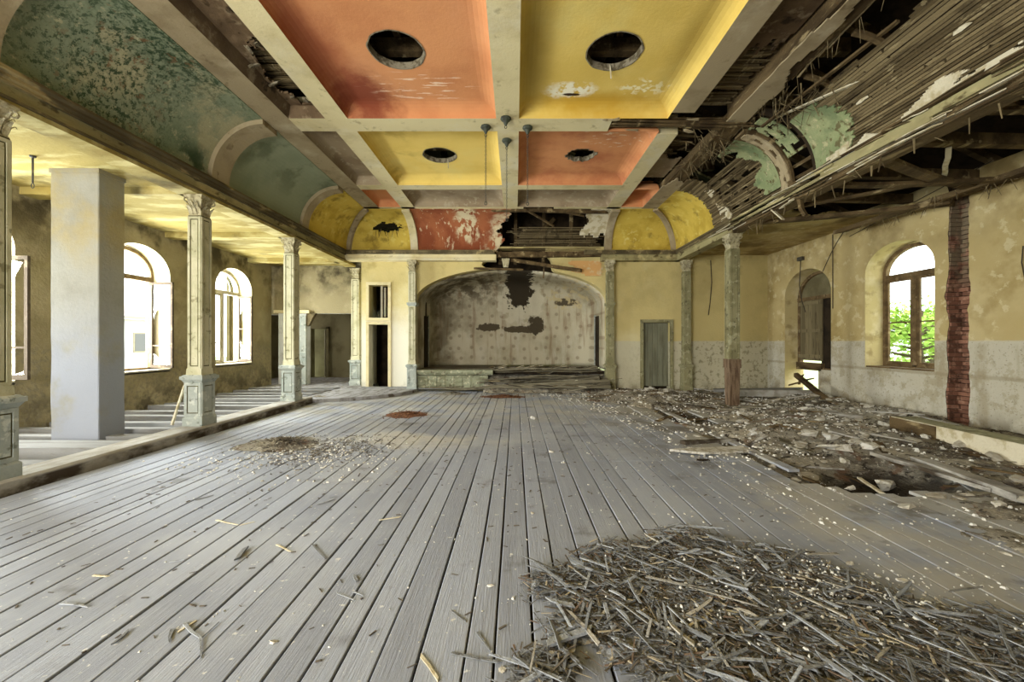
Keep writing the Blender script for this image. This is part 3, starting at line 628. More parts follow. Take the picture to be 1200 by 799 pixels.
def window(name, P, a, b, z0, spring, top, mat, d=0.34, mull=True, lights=(1, 1), bar=1.9, openleaf=None, ring=False, label=None):
    fr = struct(arch_ring(P, a+.03, b-.03, z0, spring, top-.03, .075, d, d+.09).build(name, mat))
    t = MB(); pbox(t, P, a+.08, b-.08, d-.015, d+.08, spring-.13, spring-.03); t.build('transom', mat, fr)
    s = MB(); pbox(s, P, a+.0, b-.0, d-.34, d, z0-.03, z0+.03); s.build('window_sill', m_sash if P is PL else m_frame, fr)
    c = (a+b)/2
    if mull:
        q = MB(); pbox(q, P, c-.04, c+.04, d, d+.08, z0+.05, spring-.12); q.build('mullion', mat, fr)
    halves = [(a+.10, c-(.04 if mull else 0)), (c+(.04 if mull else 0), b-.10)]
    for k, (u, v) in enumerate(halves):
        if lights[k]: sash(P, fr, u, (1, 0), v-u, z0+.07, spring-.13, mat, bars=((bar-z0)/(spring-z0),), panes=(0, 0), d=d+.03)
    if openleaf: sash(P, fr, **openleaf)
    n = 14; hw = (b-a)/2-.10
    poly = [(c+hw*math.cos(math.pi*i/n), spring-.03+(top-spring-.07)*math.sin(math.pi*i/n)) for i in range(n+1)]
    if ring:
        q = MB(); q.tube([P(c-.02+.36*math.cos(t*math.pi/12), d+.03, spring-.03+.42*math.sin(t*math.pi/12)) for t in range(13)], .014, 5); q.build('arch_bar', m_sash, fr)
    g = MB(); g.prism(poly, lambda u, w, t: P(u, d+.045+t, w), -.002, .002); g.build('pane', m_glass, fr)
    return fr
for i, (a, b) in enumerate(LWIN):
    leaf = dict(hinge=b-.12, dirs=(-0.10, -1.0), L=0.56, z0=SILL+.06, z1=SPR-.14, mats=m_sashd, bars=(.26,), panes=(1, 2), d=0.34)
    if i == 2: leaf = dict(leaf, hinge=b-.10, dirs=(-0.02, -1.0), L=0.70)
    if i == 4: leaf = dict(leaf, hinge=b-.10, dirs=(-0.30, -1.0), L=0.52, bars=(.5,))
    window('window_%d' % (i+1), PL, a, b, SILL, SPR, TOP, m_sash if i == 4 else m_frame, lights=(1, 0), bar=1.45, openleaf=leaf, ring=(i == 4), mull=(i != 3))
window('window_7', PR, 7.34, 8.80, 0.94, 2.95, 3.53, m_frame, d=0.36, bar=1.93)
window('window_9', PR, 4.2, 5.55, 0.94, 2.95, 3.53, m_frame, d=0.36, bar=1.93)

# the boarded opening in the right wall: shutters above a broken panel, plaster apron
sh = struct(arch_ring(PR, 9.79, 11.38, 0.72, 2.70, 3.38, .08, .34, .44).build('window_11', m_frame))
q = MB(); pbox(q, PR, 9.8, 11.38, .33, .43, 2.62, 2.72); q.build('transom', m_frame, sh)
for k in range(7):
    a = 10.50+k*0.124
    q = MB(); pbox(q, PR, a, a+.118, .36+.004*(k % 2), .39, 0.98, 2.62); q.build('shutter_board', m_shut, sh)
for z in (1.05, 1.75, 2.5):
    q = MB(); pbox(q, PR, 10.52, 11.34, .33, .36, z, z+.09); q.build('shutter_ledge', m_shut, sh)
for k in range(5):
    a = 9.80+k*0.155
    q = MB(); pbox(q, PR, a, a+.154, .40, .43, 0.78, 2.62); q.build('shutter_board', m_dark, sh)
q = MB(); pbox(q, PR, 9.8, 11.38, .40, .42, 2.70, 3.3); q.build('arch_board', m_room, sh)
q = MB(); pbox(q, PR, 10.45, 11.4, .30, .45, 0.72, 0.92); q.build('shutter_sill', m_timber, sh)
q = MB(); pbox(q, PR, 9.74, 10.55, .30, .5, -0.1, 0.76); q.build('apron', m_ochre, wall_right)
# ---------------------------------------------------------------- coffered ceiling
ZS, ZC = 5.2, 5.39                                               # beam soffit, coffer field
X1o, X1i, X2o, X2i, XC = 4.07, 3.64, 3.03, 2.66, 0.19
YA0, YA1, YB0, YB1, YC0, YC1 = 6.62, 7.02, 9.44, 9.72, 10.98, 11.12
def soffit(name, parent, mat, x0, x1, y0, y1, z1=5.56): return MB().box(x0, x1, y0, y1, ZS, z1).build(name, mat, parent)
ceiling = struct(MB().box(-XC, XC, -3.6, YC0, ZS, 5.56).build('ceiling', m_cream))
for sx in (-1, 1):
    if sx < 0:
        soffit('ceiling_beam', ceiling, m_cream, -X2o, -X2i, -3.6, YC1); soffit('ceiling_beam', ceiling, m_mauve, -X1o, -X1i, -3.6, YC1)
    else:
        soffit('ceiling_beam', ceiling, m_mauve, X2i, X2o, -3.6, 6.45); soffit('ceiling_beam', ceiling, m_cream, X2i, X2o, 7.12, YC1)
for y0, y1 in ((3.5, 3.9), (YA0, YA1), (YB0, YB1)):
    for x0, x1 in ((-X1i, -X2o), (-X2i, -XC), (XC, X2i if y0 != YA0 else 1.75)): soffit('ceiling_beam', ceiling, m_cream, x0, x1, y0, y1)
soffit('ceiling_beam', ceiling, m_cream, -X1o, 0.35, YC0, YC1)
soffit('ceiling_beam', ceiling, m_cream, 1.2, 4.0, YC0, YC1)

def coffer(x0, x1, y0, y1, mat, hole=None, slope=0.10, ragged=0.0, mats2=None):
    """a tray of plaster: sloping sides, flat field, maybe an oval vent cut through it"""
    mb = MB(); big = min(x1-x0, y1-y0) > 1; s = .24 if big else slope
    rect = lambda q: [(x0+q, y0+q), (x1-q, y0+q), (x1-q, y1-q), (x0+q, y1-q)]
    i_ = rect(s); prof = [(0, ZS+.002)]+[(s*(1-math.cos(t*math.pi/12)), ZS+(ZC-ZS)*math.sin(t*math.pi/12)) for t in range(1, 7)]   # hollow moulded sides
    for (q0, za), (q1, zb) in zip(prof, prof[1:]):
        mb.add([(*p, za) for p in rect(q0)]+[(*p, zb) for p in rect(q1)], [(k, (k+1) % 4, (k+1) % 4+4, k+4) for k in range(4)])
    if hole is None:
        mb.add([(*p, ZC) for p in i_]+[(*p, ZC+.06) for p in i_], [(0, 1, 2, 3), (4, 5, 6, 7)])
        return mb.build('coffer', mat, ceiling)
    hx, hy, r = hole; n = 48; out = []; inn = []
    xa, xb, ya, yb = x0+s, x1-s, y0+s, y1-s
    angs = sorted([2*math.pi*k/n for k in range(n)]+[math.atan2(b-hy, a-hx) % (2*math.pi) for a, b in i_])
    for t in angs:
        c, q = math.cos(t), math.sin(t)
        k = min((xb-hx)/c if c > 1e-9 else ((xa-hx)/c if c < -1e-9 else 1e9), (yb-hy)/q if q > 1e-9 else ((ya-hy)/q if q < -1e-9 else 1e9))
        out.append((hx+c*k, hy+q*k, ZC)); rr = r*(1+0.035*N1(c*3+hx, q*3+hy)+ragged*N1(c*4+hx*3, q*4)); inn.append((hx+c*rr, hy+q*rr*0.97, ZC))
    m = len(angs); up = [(a, b, ZC+.09) for a, b, _ in inn]
    mb.add(out+inn, [(k, (k+1) % m, (k+1) % m+m, k+m) for k in range(m)])
    o = mb.build('coffer', mat, ceiling)
    rim = MB(); big = [(hx+(a-hx)*1.05, hy+(b-hy)*1.05, ZC-.006) for a, b, _ in inn]
    rim.add(big+[(a, b, ZC-.006) for a, b, _ in inn]+up, [(k, (k+1) % m, (k+1) % m+m, k+m) for k in range(m)]+[(k+m, (k+1) % m+m, (k+1) % m+2*m, k+2*m) for k in range(m)])
    rim.build('vent_rim', m_rim, o); return o
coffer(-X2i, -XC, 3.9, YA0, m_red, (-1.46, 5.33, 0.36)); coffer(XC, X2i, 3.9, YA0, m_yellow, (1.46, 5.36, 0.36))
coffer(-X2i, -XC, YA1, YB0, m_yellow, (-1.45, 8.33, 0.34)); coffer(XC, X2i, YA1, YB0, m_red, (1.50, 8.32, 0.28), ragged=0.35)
coffer(-X2i, -XC, YB1, YC0, m_taupe); coffer(XC, X2i, YB1, YC0, m_taupe)
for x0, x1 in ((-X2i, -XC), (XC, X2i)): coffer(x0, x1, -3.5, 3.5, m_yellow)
for k in range(26):                                               # laths seen in the broken corner of the left brown coffer
    MB().bar((-X1i-.05, 5.15+k*.045, ZC+.10+R.uniform(-.02, .02)), (-X2o+.05, 5.15+k*.045+R.uniform(-.03, .03), ZC+.10), .034, .012, seg=2, jit=.006).build('lath', m_lath, ceiling)
tray = MB(); tq = [(-X1i, 3.9), (-X2o, 3.9), (-X2o, YA0), (-X1i, YA0)]; ti = [(-X1i+.08, 3.98), (-X2o-.08, 3.98), (-X2o-.08, YA0-.08), (-X1i+.08, YA0-.08)]
tray.add([(*p, ZS+.002) for p in tq]+[(*p, ZC) for p in ti], [(k, (k+1) % 4, (k+1) % 4+4, k+4) for k in range(4)]); tray = tray.build('coffer', m_brown, ceiling)
def torn(u, v):
    x = -X1i+.08+(X1i-X2o-.16)*u; y = 3.98+(YA0-.16-3.9)*v
    return ((x+3.27)/.25)**2+((y-5.78)/.62)**2 > 1+1.3*N1(x*5, y*4, 2)+.5*N1(x*16, y*16, 2)
o = MB().grid(lambda u, v: (-X1i+.08+(X1i-X2o-.16)*u, 3.98+(YA0-.16-3.9)*v, ZC-.03*max(0, N1(u*5, v*14, 3))), 26, 120, torn).build('coffer_field', m_brown, tray); solid(o, .03)
for k in range(9):
    a = k*.7; p = (-3.27+.25*math.cos(a), 5.78+.6*math.sin(a), ZC-.03)
    m = MB(); m.chunk((0, 0, 0), R.uniform(.05, .12), R.uniform(.03, .06), .012, R, a)
    f_ = m.build('plaster_flake', m_rim, tray, loc=p); f_.rotation_euler = (R.uniform(-.5, .5), R.uniform(-.5, .5), 0)
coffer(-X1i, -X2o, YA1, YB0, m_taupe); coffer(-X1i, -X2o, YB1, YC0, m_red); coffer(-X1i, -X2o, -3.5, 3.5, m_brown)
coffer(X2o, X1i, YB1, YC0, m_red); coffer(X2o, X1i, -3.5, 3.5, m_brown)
# the narrow row at the right: plaster hangs on the near half, then only laths are left
o = MB().grid(lambda u, v: (X2o+(X1i-X2o)*u, 3.3+2.75*v, ZC-0.02*math.sin(u*3)), 16, 40, lambda u, v: v < 0.86+0.25*N1(u*4, 3.0)-0.25*u).build('plaster_sheet', m_brown, ceiling); solid(o, 0.025)
def lath_run(parent, p, q, w=0.034, h=0.012, up=(0, 0, 1), mat=None, jit=0.006):
    return MB().bar(p, q, w, h, up=up, seg=3, jit=jit).build('lath', mat or m_lath, parent)
for k in range(30):
    y = 5.2+k*0.047
    if R.random() < 0.1: continue
    lath_run(ceiling, (X2o-.05, y, ZC+.02+R.uniform(-.01, .01)), (X1i+.05-R.uniform(0, .12), y+R.uniform(-.02, .02), ZC+.02+R.uniform(-.015, .01)))
for k in range(20):
    y = 7.15+k*0.056+R.uniform(-.01, .01)
    lath_run(ceiling, (X2o-.05, y, ZC+.02), (X1i-R.uniform(0, .5), y+R.uniform(-.05, .05), ZC+.02-R.uniform(0, .1)))
for k in range(18):                                               # bare laths of the broken cross beam
    lath_run(ceiling, (1.7+R.uniform(0, .3), YA0+.03+R.random()*.36, ZS+.01+R.uniform(0, .09)), (4.1+R.uniform(-.5, .25), YA0+.03+R.random()*.36, ZS+.0+R.uniform(-.05, .05)), w=.04, h=.014, mat=m_timber)
for _ in range(5):
    x = R.uniform(1.6, 3.3); y = R.uniform(YA0-.02, YA1)
    MB().chunk((x, y, ZS-.012), R.uniform(.05, .2), R.uniform(.02, .05), .010, R, R.uniform(-.4, .4)).build('plaster_flake', m_mauve, ceiling)
# right outer beam: timber core with ragged plaster left on its soffit
MB().bar((3.86, -3.6, 5.36), (3.86, 6.9, 5.36), 0.34, 0.30, seg=10, jit=0.012).build('beam_core', m_timber, ceiling)
o = MB().grid(lambda u, v: (X1i+(X1o-X1i)*u+0.02*N1(v*30, u), 0.4+6.3*v, ZS-0.005), 14, 130, lambda u, v: u < 0.84+0.6*N1(v*9, 1.5)-0.25*max(0, v-.5) and u > 0.04+max(0, .3*N1(v*7, 8.0))).build('beam_plaster', m_mauve, ceiling); solid(o, .02)
for k in range(26):
    y = R.uniform(3.2, 6.8); lath_run(ceiling, (X1o-.02+R.uniform(-.03, .05), y, ZS+R.uniform(0, .2)), (X1o-.02+R.uniform(-.03, .05), y+R.uniform(.3, 1.1), ZS+R.uniform(-.03, .2)), up=(1, 0, 0))
for k in range(34):                                               # straws and splinters that hang from its edge
    y = R.uniform(3.4, 6.9); x = X1o+R.uniform(-.1, .08)
    MB().bar((x, y, ZS+.05), (x+R.uniform(-.05, .05), y+R.uniform(-.05, .05), ZS-R.uniform(.06, .26)), .008, .005, t1=.4).build('straw', m_lath, ceiling)
MB().bar((3.9, 6.7, 5.3), (3.84, 11.0, 5.3), 0.36, 0.16, seg=8, jit=0.02).build('beam_core', m_timber, ceiling)
o = MB().grid(lambda u, v: (X1i+(X1o-X1i)*u, 8.3+2.8*v, ZS+.004), 12, 60, lambda u, v: v > 0.25+0.3*N1(u*3, 5.5)).build('beam_plaster', m_mauve, ceiling); solid(o, .02)
o = MB().grid(lambda u, v: (X2o+(X1i-X2o)*u, YA1+1.1+1.3*v, ZC), 12, 26, lambda u, v: v > 0.35+0.35*N1(u*3, 6.5)).build('plaster_sheet', m_taupe, ceiling); solid(o, .02)

# ---------------------------------------------------------------- coves
CXL, CZS, CRX, CRZ = 4.07, 4.22, 0.93, 0.98                        # springing, half width, rise
YCC, CRY = 11.12, 1.06
def cv(sx, y, t, off=0.0):                                        # t 0..1 from cornice to rim
    a = t*math.pi/2; return (sx*(CXL+(CRX-off)*math.cos(a)), y, CZS+(CRZ-off)*math.sin(a))
def cb(x, t, off=0.0):
    a = t*math.pi/2; return (x, YCC+(CRY-off)*math.cos(a), CZS+(CRZ-off)*math.sin(a))
def gy(t): return YCC+CRY*math.cos(t*math.pi/2)                   # groin along the side cove
def gx(t): return CXL+CRX*math.cos(t*math.pi/2)
cove_l = struct(solid(MB().grid(lambda u, v: cv(-1, -3.6+(YA0+3.6)*v, u), 20, 60).build('cove_left', m_greena), 0.02))
def rib(parent, sx, y0, y1, mat, name='cove_rib', t0=0.0, t1=1.0, off=0.045):
    return solid(MB().grid(lambda u, v: cv(sx, y0+(y1-y0)*v, t0+(t1-t0)*u, off), 18, 2).build(name, mat, parent), 0.085)
rib(cove_l, -1, YA0, YA1, m_mauve); rib(cove_l, -1, YB0, YB1, m_mauve); rib(cove_l, -1, 3.5, 3.9, m_mauve)
solid(MB().grid(lambda u, v: cv(-1, YA1+(YB0-YA1)*v, u), 20, 8).build('cove_panel', m_greenb, cove_l), .02)
solid(MB().grid(lambda u, v: cv(-1, YB1+(gy(u)-YB1)*v, u), 20, 8).build('cove_panel', m_yellowb, cove_l), .02)
cove_b = struct(solid(MB().grid(lambda u, v: cb(-gx(u)+(gx(u)-2.94)*v, u), 60, 40,
        lambda u, v: not (((v-.58)/.23)**2+((u-.50+0.05*N1(v*9))/.10)**2 < 1+.8*N1(u*18, v*18))).build('cove_back', m_yellowb), .02))
for sx in (-1, 1):                                                # groin ribs
    mb = MB(); mb.grid(lambda u, v: (sx*(gx(u)-.05-.03*(1-abs(v*2-1))+(.11*(v-.5))), gy(u)-.05-.03*(1-abs(v*2-1))-(.11*(v-.5)), CZS+(CRZ-.05)*math.sin(u*math.pi/2)), 18, 4)
    solid(mb.build('groin_rib', m_mauve, cove_b), .05)
    solid(MB().grid(lambda u, v: cb(sx*2.94-.11+.22*v, u, .04), 18, 2).build('cove_rib', m_cream if sx < 0 else m_mauve, cove_b), .08)
for k in range(9):                                                # torn plaster and laths round the hole in the yellow panel
    x = -4.05+k*.085; p = Vector(cb(x, .42+.02*(k % 3), .01)); MB().bar(p, p+Vector((R.uniform(-.08, .08), R.uniform(-.03, .0), -R.uniform(.08, .34))), R.uniform(.012, .03), .008, t1=.5).build('hanging_lath', m_dark if k % 2 else m_lath, cove_b)
for k in range(5):
    MB().bar(cb(-4.15, .46+k*.035, -.04), cb(-3.35, .46+k*.035+R.uniform(-.02, .02), -.04), .03, .012).build('lath', m_dark, cove_b)
def redkeep(u, v):
    x = -2.83+v*3.2
    return x < -0.15+0.38*N1(u*3, 4.0)+0.16*N1(u*11, 6.0)-0.45*(1-u)*0.9+0.15
solid(MB().grid(lambda u, v: cb(-2.83+3.2*v, u), 40, 90, redkeep).build('cove_panel', m_redb, cove_b), .03)
solid(MB().grid(lambda u, v: cb(2.83-(0.95)*v, u), 24, 30, lambda u, v: v < (0.62+0.35*N1(u*4, 2.2)) and (u > .32+.1*N1(v*5, 1.1))).build('plaster_sheet', m_frag, cove_b), .03)
solid(MB().grid(lambda u, v: cb(gx(u)+(2.94-gx(u))*v, u), 20, 10).build('cove_panel', m_yellowb, cove_b), .02)
# laths and studs behind the hole of the back cove
for k in range(20):
    t = 0.02+k*0.024; p = cb(0.15+R.uniform(-.3, .25), t, -.03); q = cb(2.75+R.uniform(-.25, .1), t, -.03)
    MB().bar(p, q, .05, .014, up=(0, -.5, 1), seg=5, jit=.012).build('lath', m_lath, cove_b)
for x in (-0.35, 0.12, 1.0, 1.85, 2.4):
    MB().bar((x, 12.45, 3.9), (x+.02, 12.45, 5.6), .1, .1).build('stud', m_timber, cove_b)
MB().bar((-.6, 12.4, 4.42), (2.6, 12.4, 4.42), .1, .08).build('stud', m_timber, cove_b)
MB().bar((0.25, 12.9, 4.3), (1.4, 13.0, 5.5), .1, .12).build('brace', m_timber, cove_b)
MB().bar((-.5, 11.2, 5.2), (2.7, 11.25, 5.17), .10, .10, seg=6, jit=.02).build('beam_core', m_timber, cove_b)
MB().bar((0.4, 11.15, 5.2), (1.25, 11.6, 4.85), .07, .04, seg=3, jit=.01).build('loose_batten', m_timber, cove_b)
MB().bar((1.0, 11.15, 5.22), (2.1, 11.4, 5.08), .06, .03, seg=3, jit=.01).build('loose_batten', m_timber, cove_b)
struct(MB().box(-3.2, 3.2, 13.3, 13.4, 3.8, 6.2).build('wall_attic', m_dark))

# right cove: lath field towards the camera with a little green plaster, open roof space above it
cove_r = struct(solid(MB().grid(lambda u, v: cv(1, YB1+(gy(u)-YB1)*v, u), 20, 8).build('cove_right', m_yellowb), .02))
# rotten arch B
for k in range(52):
    t = k/52; a = cv(1, YB0-.32+R.uniform(-.10, .06), t, R.uniform(.0, .04)); b = cv(1, YB1+.02, t+R.uniform(-.012, .012), R.uniform(.0, .04))
    MB().bar(a, b, .03, .014, up=(-math.cos(t*1.57), 0, -math.sin(t*1.57))).build('lath', m_lath, cove_r)
mb = MB(); mb.grid(lambda u, v: cv(1, YB0-.30+.54*v, u, -.012), 18, 3); solid(mb.build('arch_timber', m_timber, cove_r), .04)
# arch A: timber rib with cream plaster, then a dark open slot
solid(MB().grid(lambda u, v: cv(1, 6.98+.22*v, u*.93, .05+.012*N1(u*14, v*3)), 40, 8, lambda u, v: N1(u*7, v*3, 2)+.55 > .25+.3*abs(v-.5)).build('arch_plaster', m_mauve, cove_r), .03)
solid(MB().grid(lambda u, v: cv(1, 6.94+.30*v, u*.97, .02), 24, 2).build('arch_timber', m_timber, cove_r), .05)
for t in (.08, .2, .33, .45, .58, .7, .83):
    p = cv(1, 6.44, t, -.06); q = cv(1, 6.98, t+.01, -.06); MB().bar(p, q, .05, .03, up=(1, 0, 1)).build('arch_batten', m_timber, cove_r)
solid(MB().grid(lambda u, v: cv(1, 6.40+.10*v, u*.95, -.02), 24, 2).build('arch_timber', m_dark, cove_r), .06)
solid(MB().grid(lambda u, v: cv(1, 6.58+.36*v, .32+.6*u, .0), 26, 14, lambda u, v: N1(u*5, v*4, 7)+.3 > .1).build('cove_panel', m_greenc, cove_r), .02)
# panel 2 (7.2..9.4): laths and green remains
def lath_field(y0, y1, t0, t1, dt, seglo, seghi, miss, off=-.012):
    t = t0; n = 0
    while t < t1:
        y = y0+R.uniform(-.1, .15)
        while y < y1:
            L = R.uniform(seglo, seghi); e = min(y+L, y1+R.uniform(-.05, .05))
            if R.random() > miss and e-y > .1:
                a = t*math.pi/2; MB().bar(cv(1, y, t, off+R.uniform(0, .012)), cv(1, e, t+R.uniform(-.004, .004), off+R.uniform(0, .02)), R.uniform(.029, .034), .012, up=(-math.cos(a), 0, -math.sin(a)), seg=4, jit=.004).build('lath', m_lath, cove_r); n += 1
            y = e+R.uniform(.0, .04)
        t += dt
lath_field(7.3, 9.3, .04, .72, .0275, .5, 1.5, .14)
solid(MB().grid(lambda u, v: cv(1, 7.22+1.5*v, .04+.9*u, .012), 60, 70, lambda u, v: v < .36+.45*N1(u*3.2, 3.3)+.14*N1(u*13, 3.3) and u > .03).build('cove_panel', m_greenc, cove_r), .025)
solid(MB().grid(lambda u, v: cv(1, 8.75+.62*v, .03+.6*u, .012), 40, 30, lambda u, v: v > .5+.6*N1(u*4, 8.3)+.4*u).build('plaster_sheet', m_frag, cove_r), .025)
# panel 1: the long lath field
lath_field(1.2, 6.42, .03, .68, .0268, 1.2, 2.6, .02)
m_keys = M('old plaster keys between laths', (84, 71, 47), [dict(c=(50, 41, 26), s=9, lo=.46, hi=.6, v=(1, .4, 1), d=7), dict(c=(130, 116, 84), s=7, lo=.60, hi=.64, d=7)], bump=(30, .4))
solid(MB().grid(lambda u, v: cv(1, 1.2+5.2*v, .02+.70*u, -.035), 30, 130, lambda u, v: N1(u*6, v*14, 3) > -.42 and u < .95+.25*N1(v*8, 2.0)).build('plaster_keys', m_keys, cove_r), .015)
solid(MB().grid(lambda u, v: cv(1, 7.3+2.0*v, .02+.66*u, -.035), 40, 60, lambda u, v: N1(u*7, v*7, 3) > -.05).build('plaster_keys', m_keys, cove_r), .015)
for y in (1.6, 2.4, 3.2, 4.0, 4.8, 5.6):
    solid(MB().grid(lambda u, v: cv(1, y+.06*v, u*.9, -.06), 14, 1).build('arch_rib', m_timber, cove_r), .05)
solid(MB().grid(lambda u, v: cv(1, 5.1+1.32*v, .03+.62*u, .012), 60, 60, lambda u, v: v > .34+.5*N1(u*3, 5.7)+.12*N1(u*15, 5.0)+.25*max(0, u-.55)).build('cove_panel', m_greenc, cove_r), .025)
solid(MB().grid(lambda u, v: cv(1, 1.6+4.6*v, .0+.20*u, .016), 16, 130, lambda u, v: u < .55+.9*N1(v*7, 1.9) and N1(v*14, u*3, 3) > -.28).build('plaster_sheet', m_frag, cove_r), .03)
for _ in range(4):
    t, y = R.uniform(.1, .5), R.uniform(2.4, 6.0); p = cv(1, y, t, .022)
    a = t*math.pi/2; mb = MB(); mb.chunk((0, 0, 0), R.uniform(.015, .04), R.uniform(.05, .16), .008, R)
    o = mb.build('plaster_flake', m_frag, cove_r, loc=p); o.rotation_euler = (0, math.pi/2-a, 0)
# loose reed and laths dangling where the beams meet
def strand(parent, c, n, L, spread, mat=None, w=.012):
    for _ in range(n):
        p = Vector(c)+Vector((R.uniform(-spread, spread), R.uniform(-spread, spread), R.uniform(-.05, .1)))
        d = Vector((R.uniform(-1, 1), R.uniform(-.6, .6), R.uniform(-1.2, -.1))).normalized()*R.uniform(.4, 1)*L
        MB().bar(p, p+d, w*R.uniform(.6, 1.6), .006, t1=.5, seg=2, sag=R.uniform(-.02, .04)).build('hanging_lath', mat or m_lath, parent)
strand(cove_r, (3.9, 7.5, 5.15), 46, .42, .32); strand(cove_r, (3.5, 7.2, 5.2), 20, .3, .3); strand(cove_r, (4.35, 5.9, 5.1), 40, .45, .3); strand(cove_r, (3.75, 8.4, 5.2), 26, .35, .3)
MB().bar((4.25, 6.45, 5.08), (4.75, 5.2, 4.95), .05, .02).build('loose_batten', m_frag, cove_r)
MB().bar((4.15, 6.5, 5.0), (4.55, 4.6, 5.2), .05, .03).build('loose_batten', m_timber, cove_r)

# ---------------------------------------------------------------- cornices
PROF = [(5.25, 3.93), (4.97, 3.93), (4.97, 4.00), (5.00, 4.015), (5.00, 4.09), (4.96, 4.11)]
MOLD = [(4.96, 4.11), (4.93, 4.14), (4.93, 4.17), (4.89, 4.19), (4.89, 4.225), (4.92, 4.235), (5.02, 4.235), (5.25, 4.235), (5.25, 4.11)]
def run(poly, y0, y1, sx, name, mat, parent=None): return MB().prism([(sx*a, b) for a, b in poly], lambda a, b, d: (a, d, b), y0, y1).build(name, mat, parent)
body = PROF+[(5.25, 4.11)]
tl = struct(run(body, -3.6, 12.18, -1, 'trim_2', m_cornice)); run(MOLD, -3.6, 12.0, -1, 'cornice_moulding', m_mould, tl)
for z0, z1, x0, x1 in ((3.925, 3.955, 4.94, 4.98), (4.095, 4.112, 4.945, 5.0)): MB().box(-x1, -x0, -3.6, 12.15, z0, z1).build('cornice_bead', m_mould, tl)
MB().box(-5.30, -4.965, -3.6, 12.7, 3.87, 3.932).build('beam_soffit_board', m_aisle, tl)
tr_ = struct(run(body, 8.9, 12.18, 1, 'trim_3', m_cornice)); run(MOLD, 8.9, 12.0, 1, 'cornice_moulding', m_mould, tr_)
PBK = [(12.2-(5.25-a)*0.9, b) for a, b in body]
yb = lambda a: 12.22-(5.25-a)
tb = struct(MB().prism([(yb(a), b) for a, b in body], lambda a, b, d: (d, a, b), -5.1, -0.45).build('trim_4', m_cream)); MB().prism([(yb(a), b) for a, b in MOLD], lambda a, b, d: (d, a, b), -4.93, -0.5).build('cornice_moulding', m_mould, tb)
MB().prism([(yb(a), b) for a, b in body], lambda a, b, d: (d, a, b), 2.72, 5.1).build('cornice_length', m_cornice, tb); MB().prism([(yb(a), b) for a, b in MOLD], lambda a, b, d: (d, a, b), 2.2, 4.93).build('cornice_moulding', m_mould, tb)
MB().bar((-.45, 12.1, 4.12), (2.75, 12.1, 4.16), .16, .16, seg=8, jit=.02).build('plate_timber', m_timber, tb)
MB().bar((0.02, 12.02, 3.95), (2.1, 11.95, 3.63), .06, .10, seg=4, jit=.012).build('loose_batten', m_timber, tb)
MB().bar((-1.1, 12.1, 3.72), (0.35, 12.05, 3.66), .06, .06, seg=4, jit=.01).build('loose_batten', m_timber, tb)
MB().frust(-.16, 11.95, 3.72, 3.98, .07, .12, .05, .05).build('broken_key', m_cap, tb)
MB().bar((1.0, 12.1, 3.8), (0.98, 12.1, 3.42), .05, .04).build('loose_batten', m_timber, tb)
solid(MB().grid(lambda u, v: (1.55+1.3*u, 12.17, 3.5+.46*v), 26, 14, lambda u, v: u > .12+.25*N1(v*4, 1.2)+.3*(1-v) and u < .93+.1*N1(v*5, 9)).build('plaster_sheet', M('salmon plaster', (206, 158, 98), [dict(c=(206, 190, 150), s=3, lo=0.45, hi=0.6)]), tb), .03)
# broken right cornice: timber core, board remnants, flakes
RC = MB()
RC.bar((5.10, 1.0, 4.02), (5.10, 9.0, 4.02), .20, .18, seg=14, jit=.012); rc = struct(RC.build('trim_5', m_timber))
for (x, z, w, h, a, b) in ((4.95, 4.14, .05, .10, 1.0, 6.3), (4.90, 4.215, .07, .03, 1.0, 5.2), (4.99, 3.95, .10, .03, 1.2, 8.8), (4.93, 4.07, .03, .05, 4.6, 8.9), (5.0, 4.24, .12, .03, 2.2, 8.9), (4.92, 4.17, .05, .04, 6.0, 8.9)):
    MB().bar((x, a, z), (x, b, z), w, h, seg=12, jit=.008).build('cornice_board', m_cornice if z > 4.05 and z < 4.2 else m_timber, rc)
for _ in range(60):
    y = R.uniform(2.4, 8.9); x = R.uniform(4.86, 5.0); z = R.uniform(3.92, 4.25); L = R.uniform(.2, 1.0)
    MB().bar((x, y, z), (x+R.uniform(-.05, .05), y+L, z+R.uniform(-.04, .04)), R.uniform(.015, .05), .012, seg=3, jit=.01).build('lath', m_lath if R.random() < .6 else m_frag, rc)
for _ in range(30):
    y = R.uniform(3.0, 8.9); x = R.uniform(4.9, 5.15)
    MB().bar((x, y, 3.95), (x+R.uniform(-.08, .08), y+R.uniform(-.1, .1), 3.95-R.uniform(.05, .25)), R.uniform(.01, .03), .008, t1=.5).build('hanging_lath', m_lath, rc)
MB().bar((4.98, 6.9, 4.05), (5.05, 6.75, 3.62), .09, .05, seg=3, jit=.02).build('broken_bracket', m_timber, rc)
MB().bar((4.96, 7.5, 3.98), (5.0, 7.25, 3.72), .06, .02).build('plaster_flake', m_frag, rc)

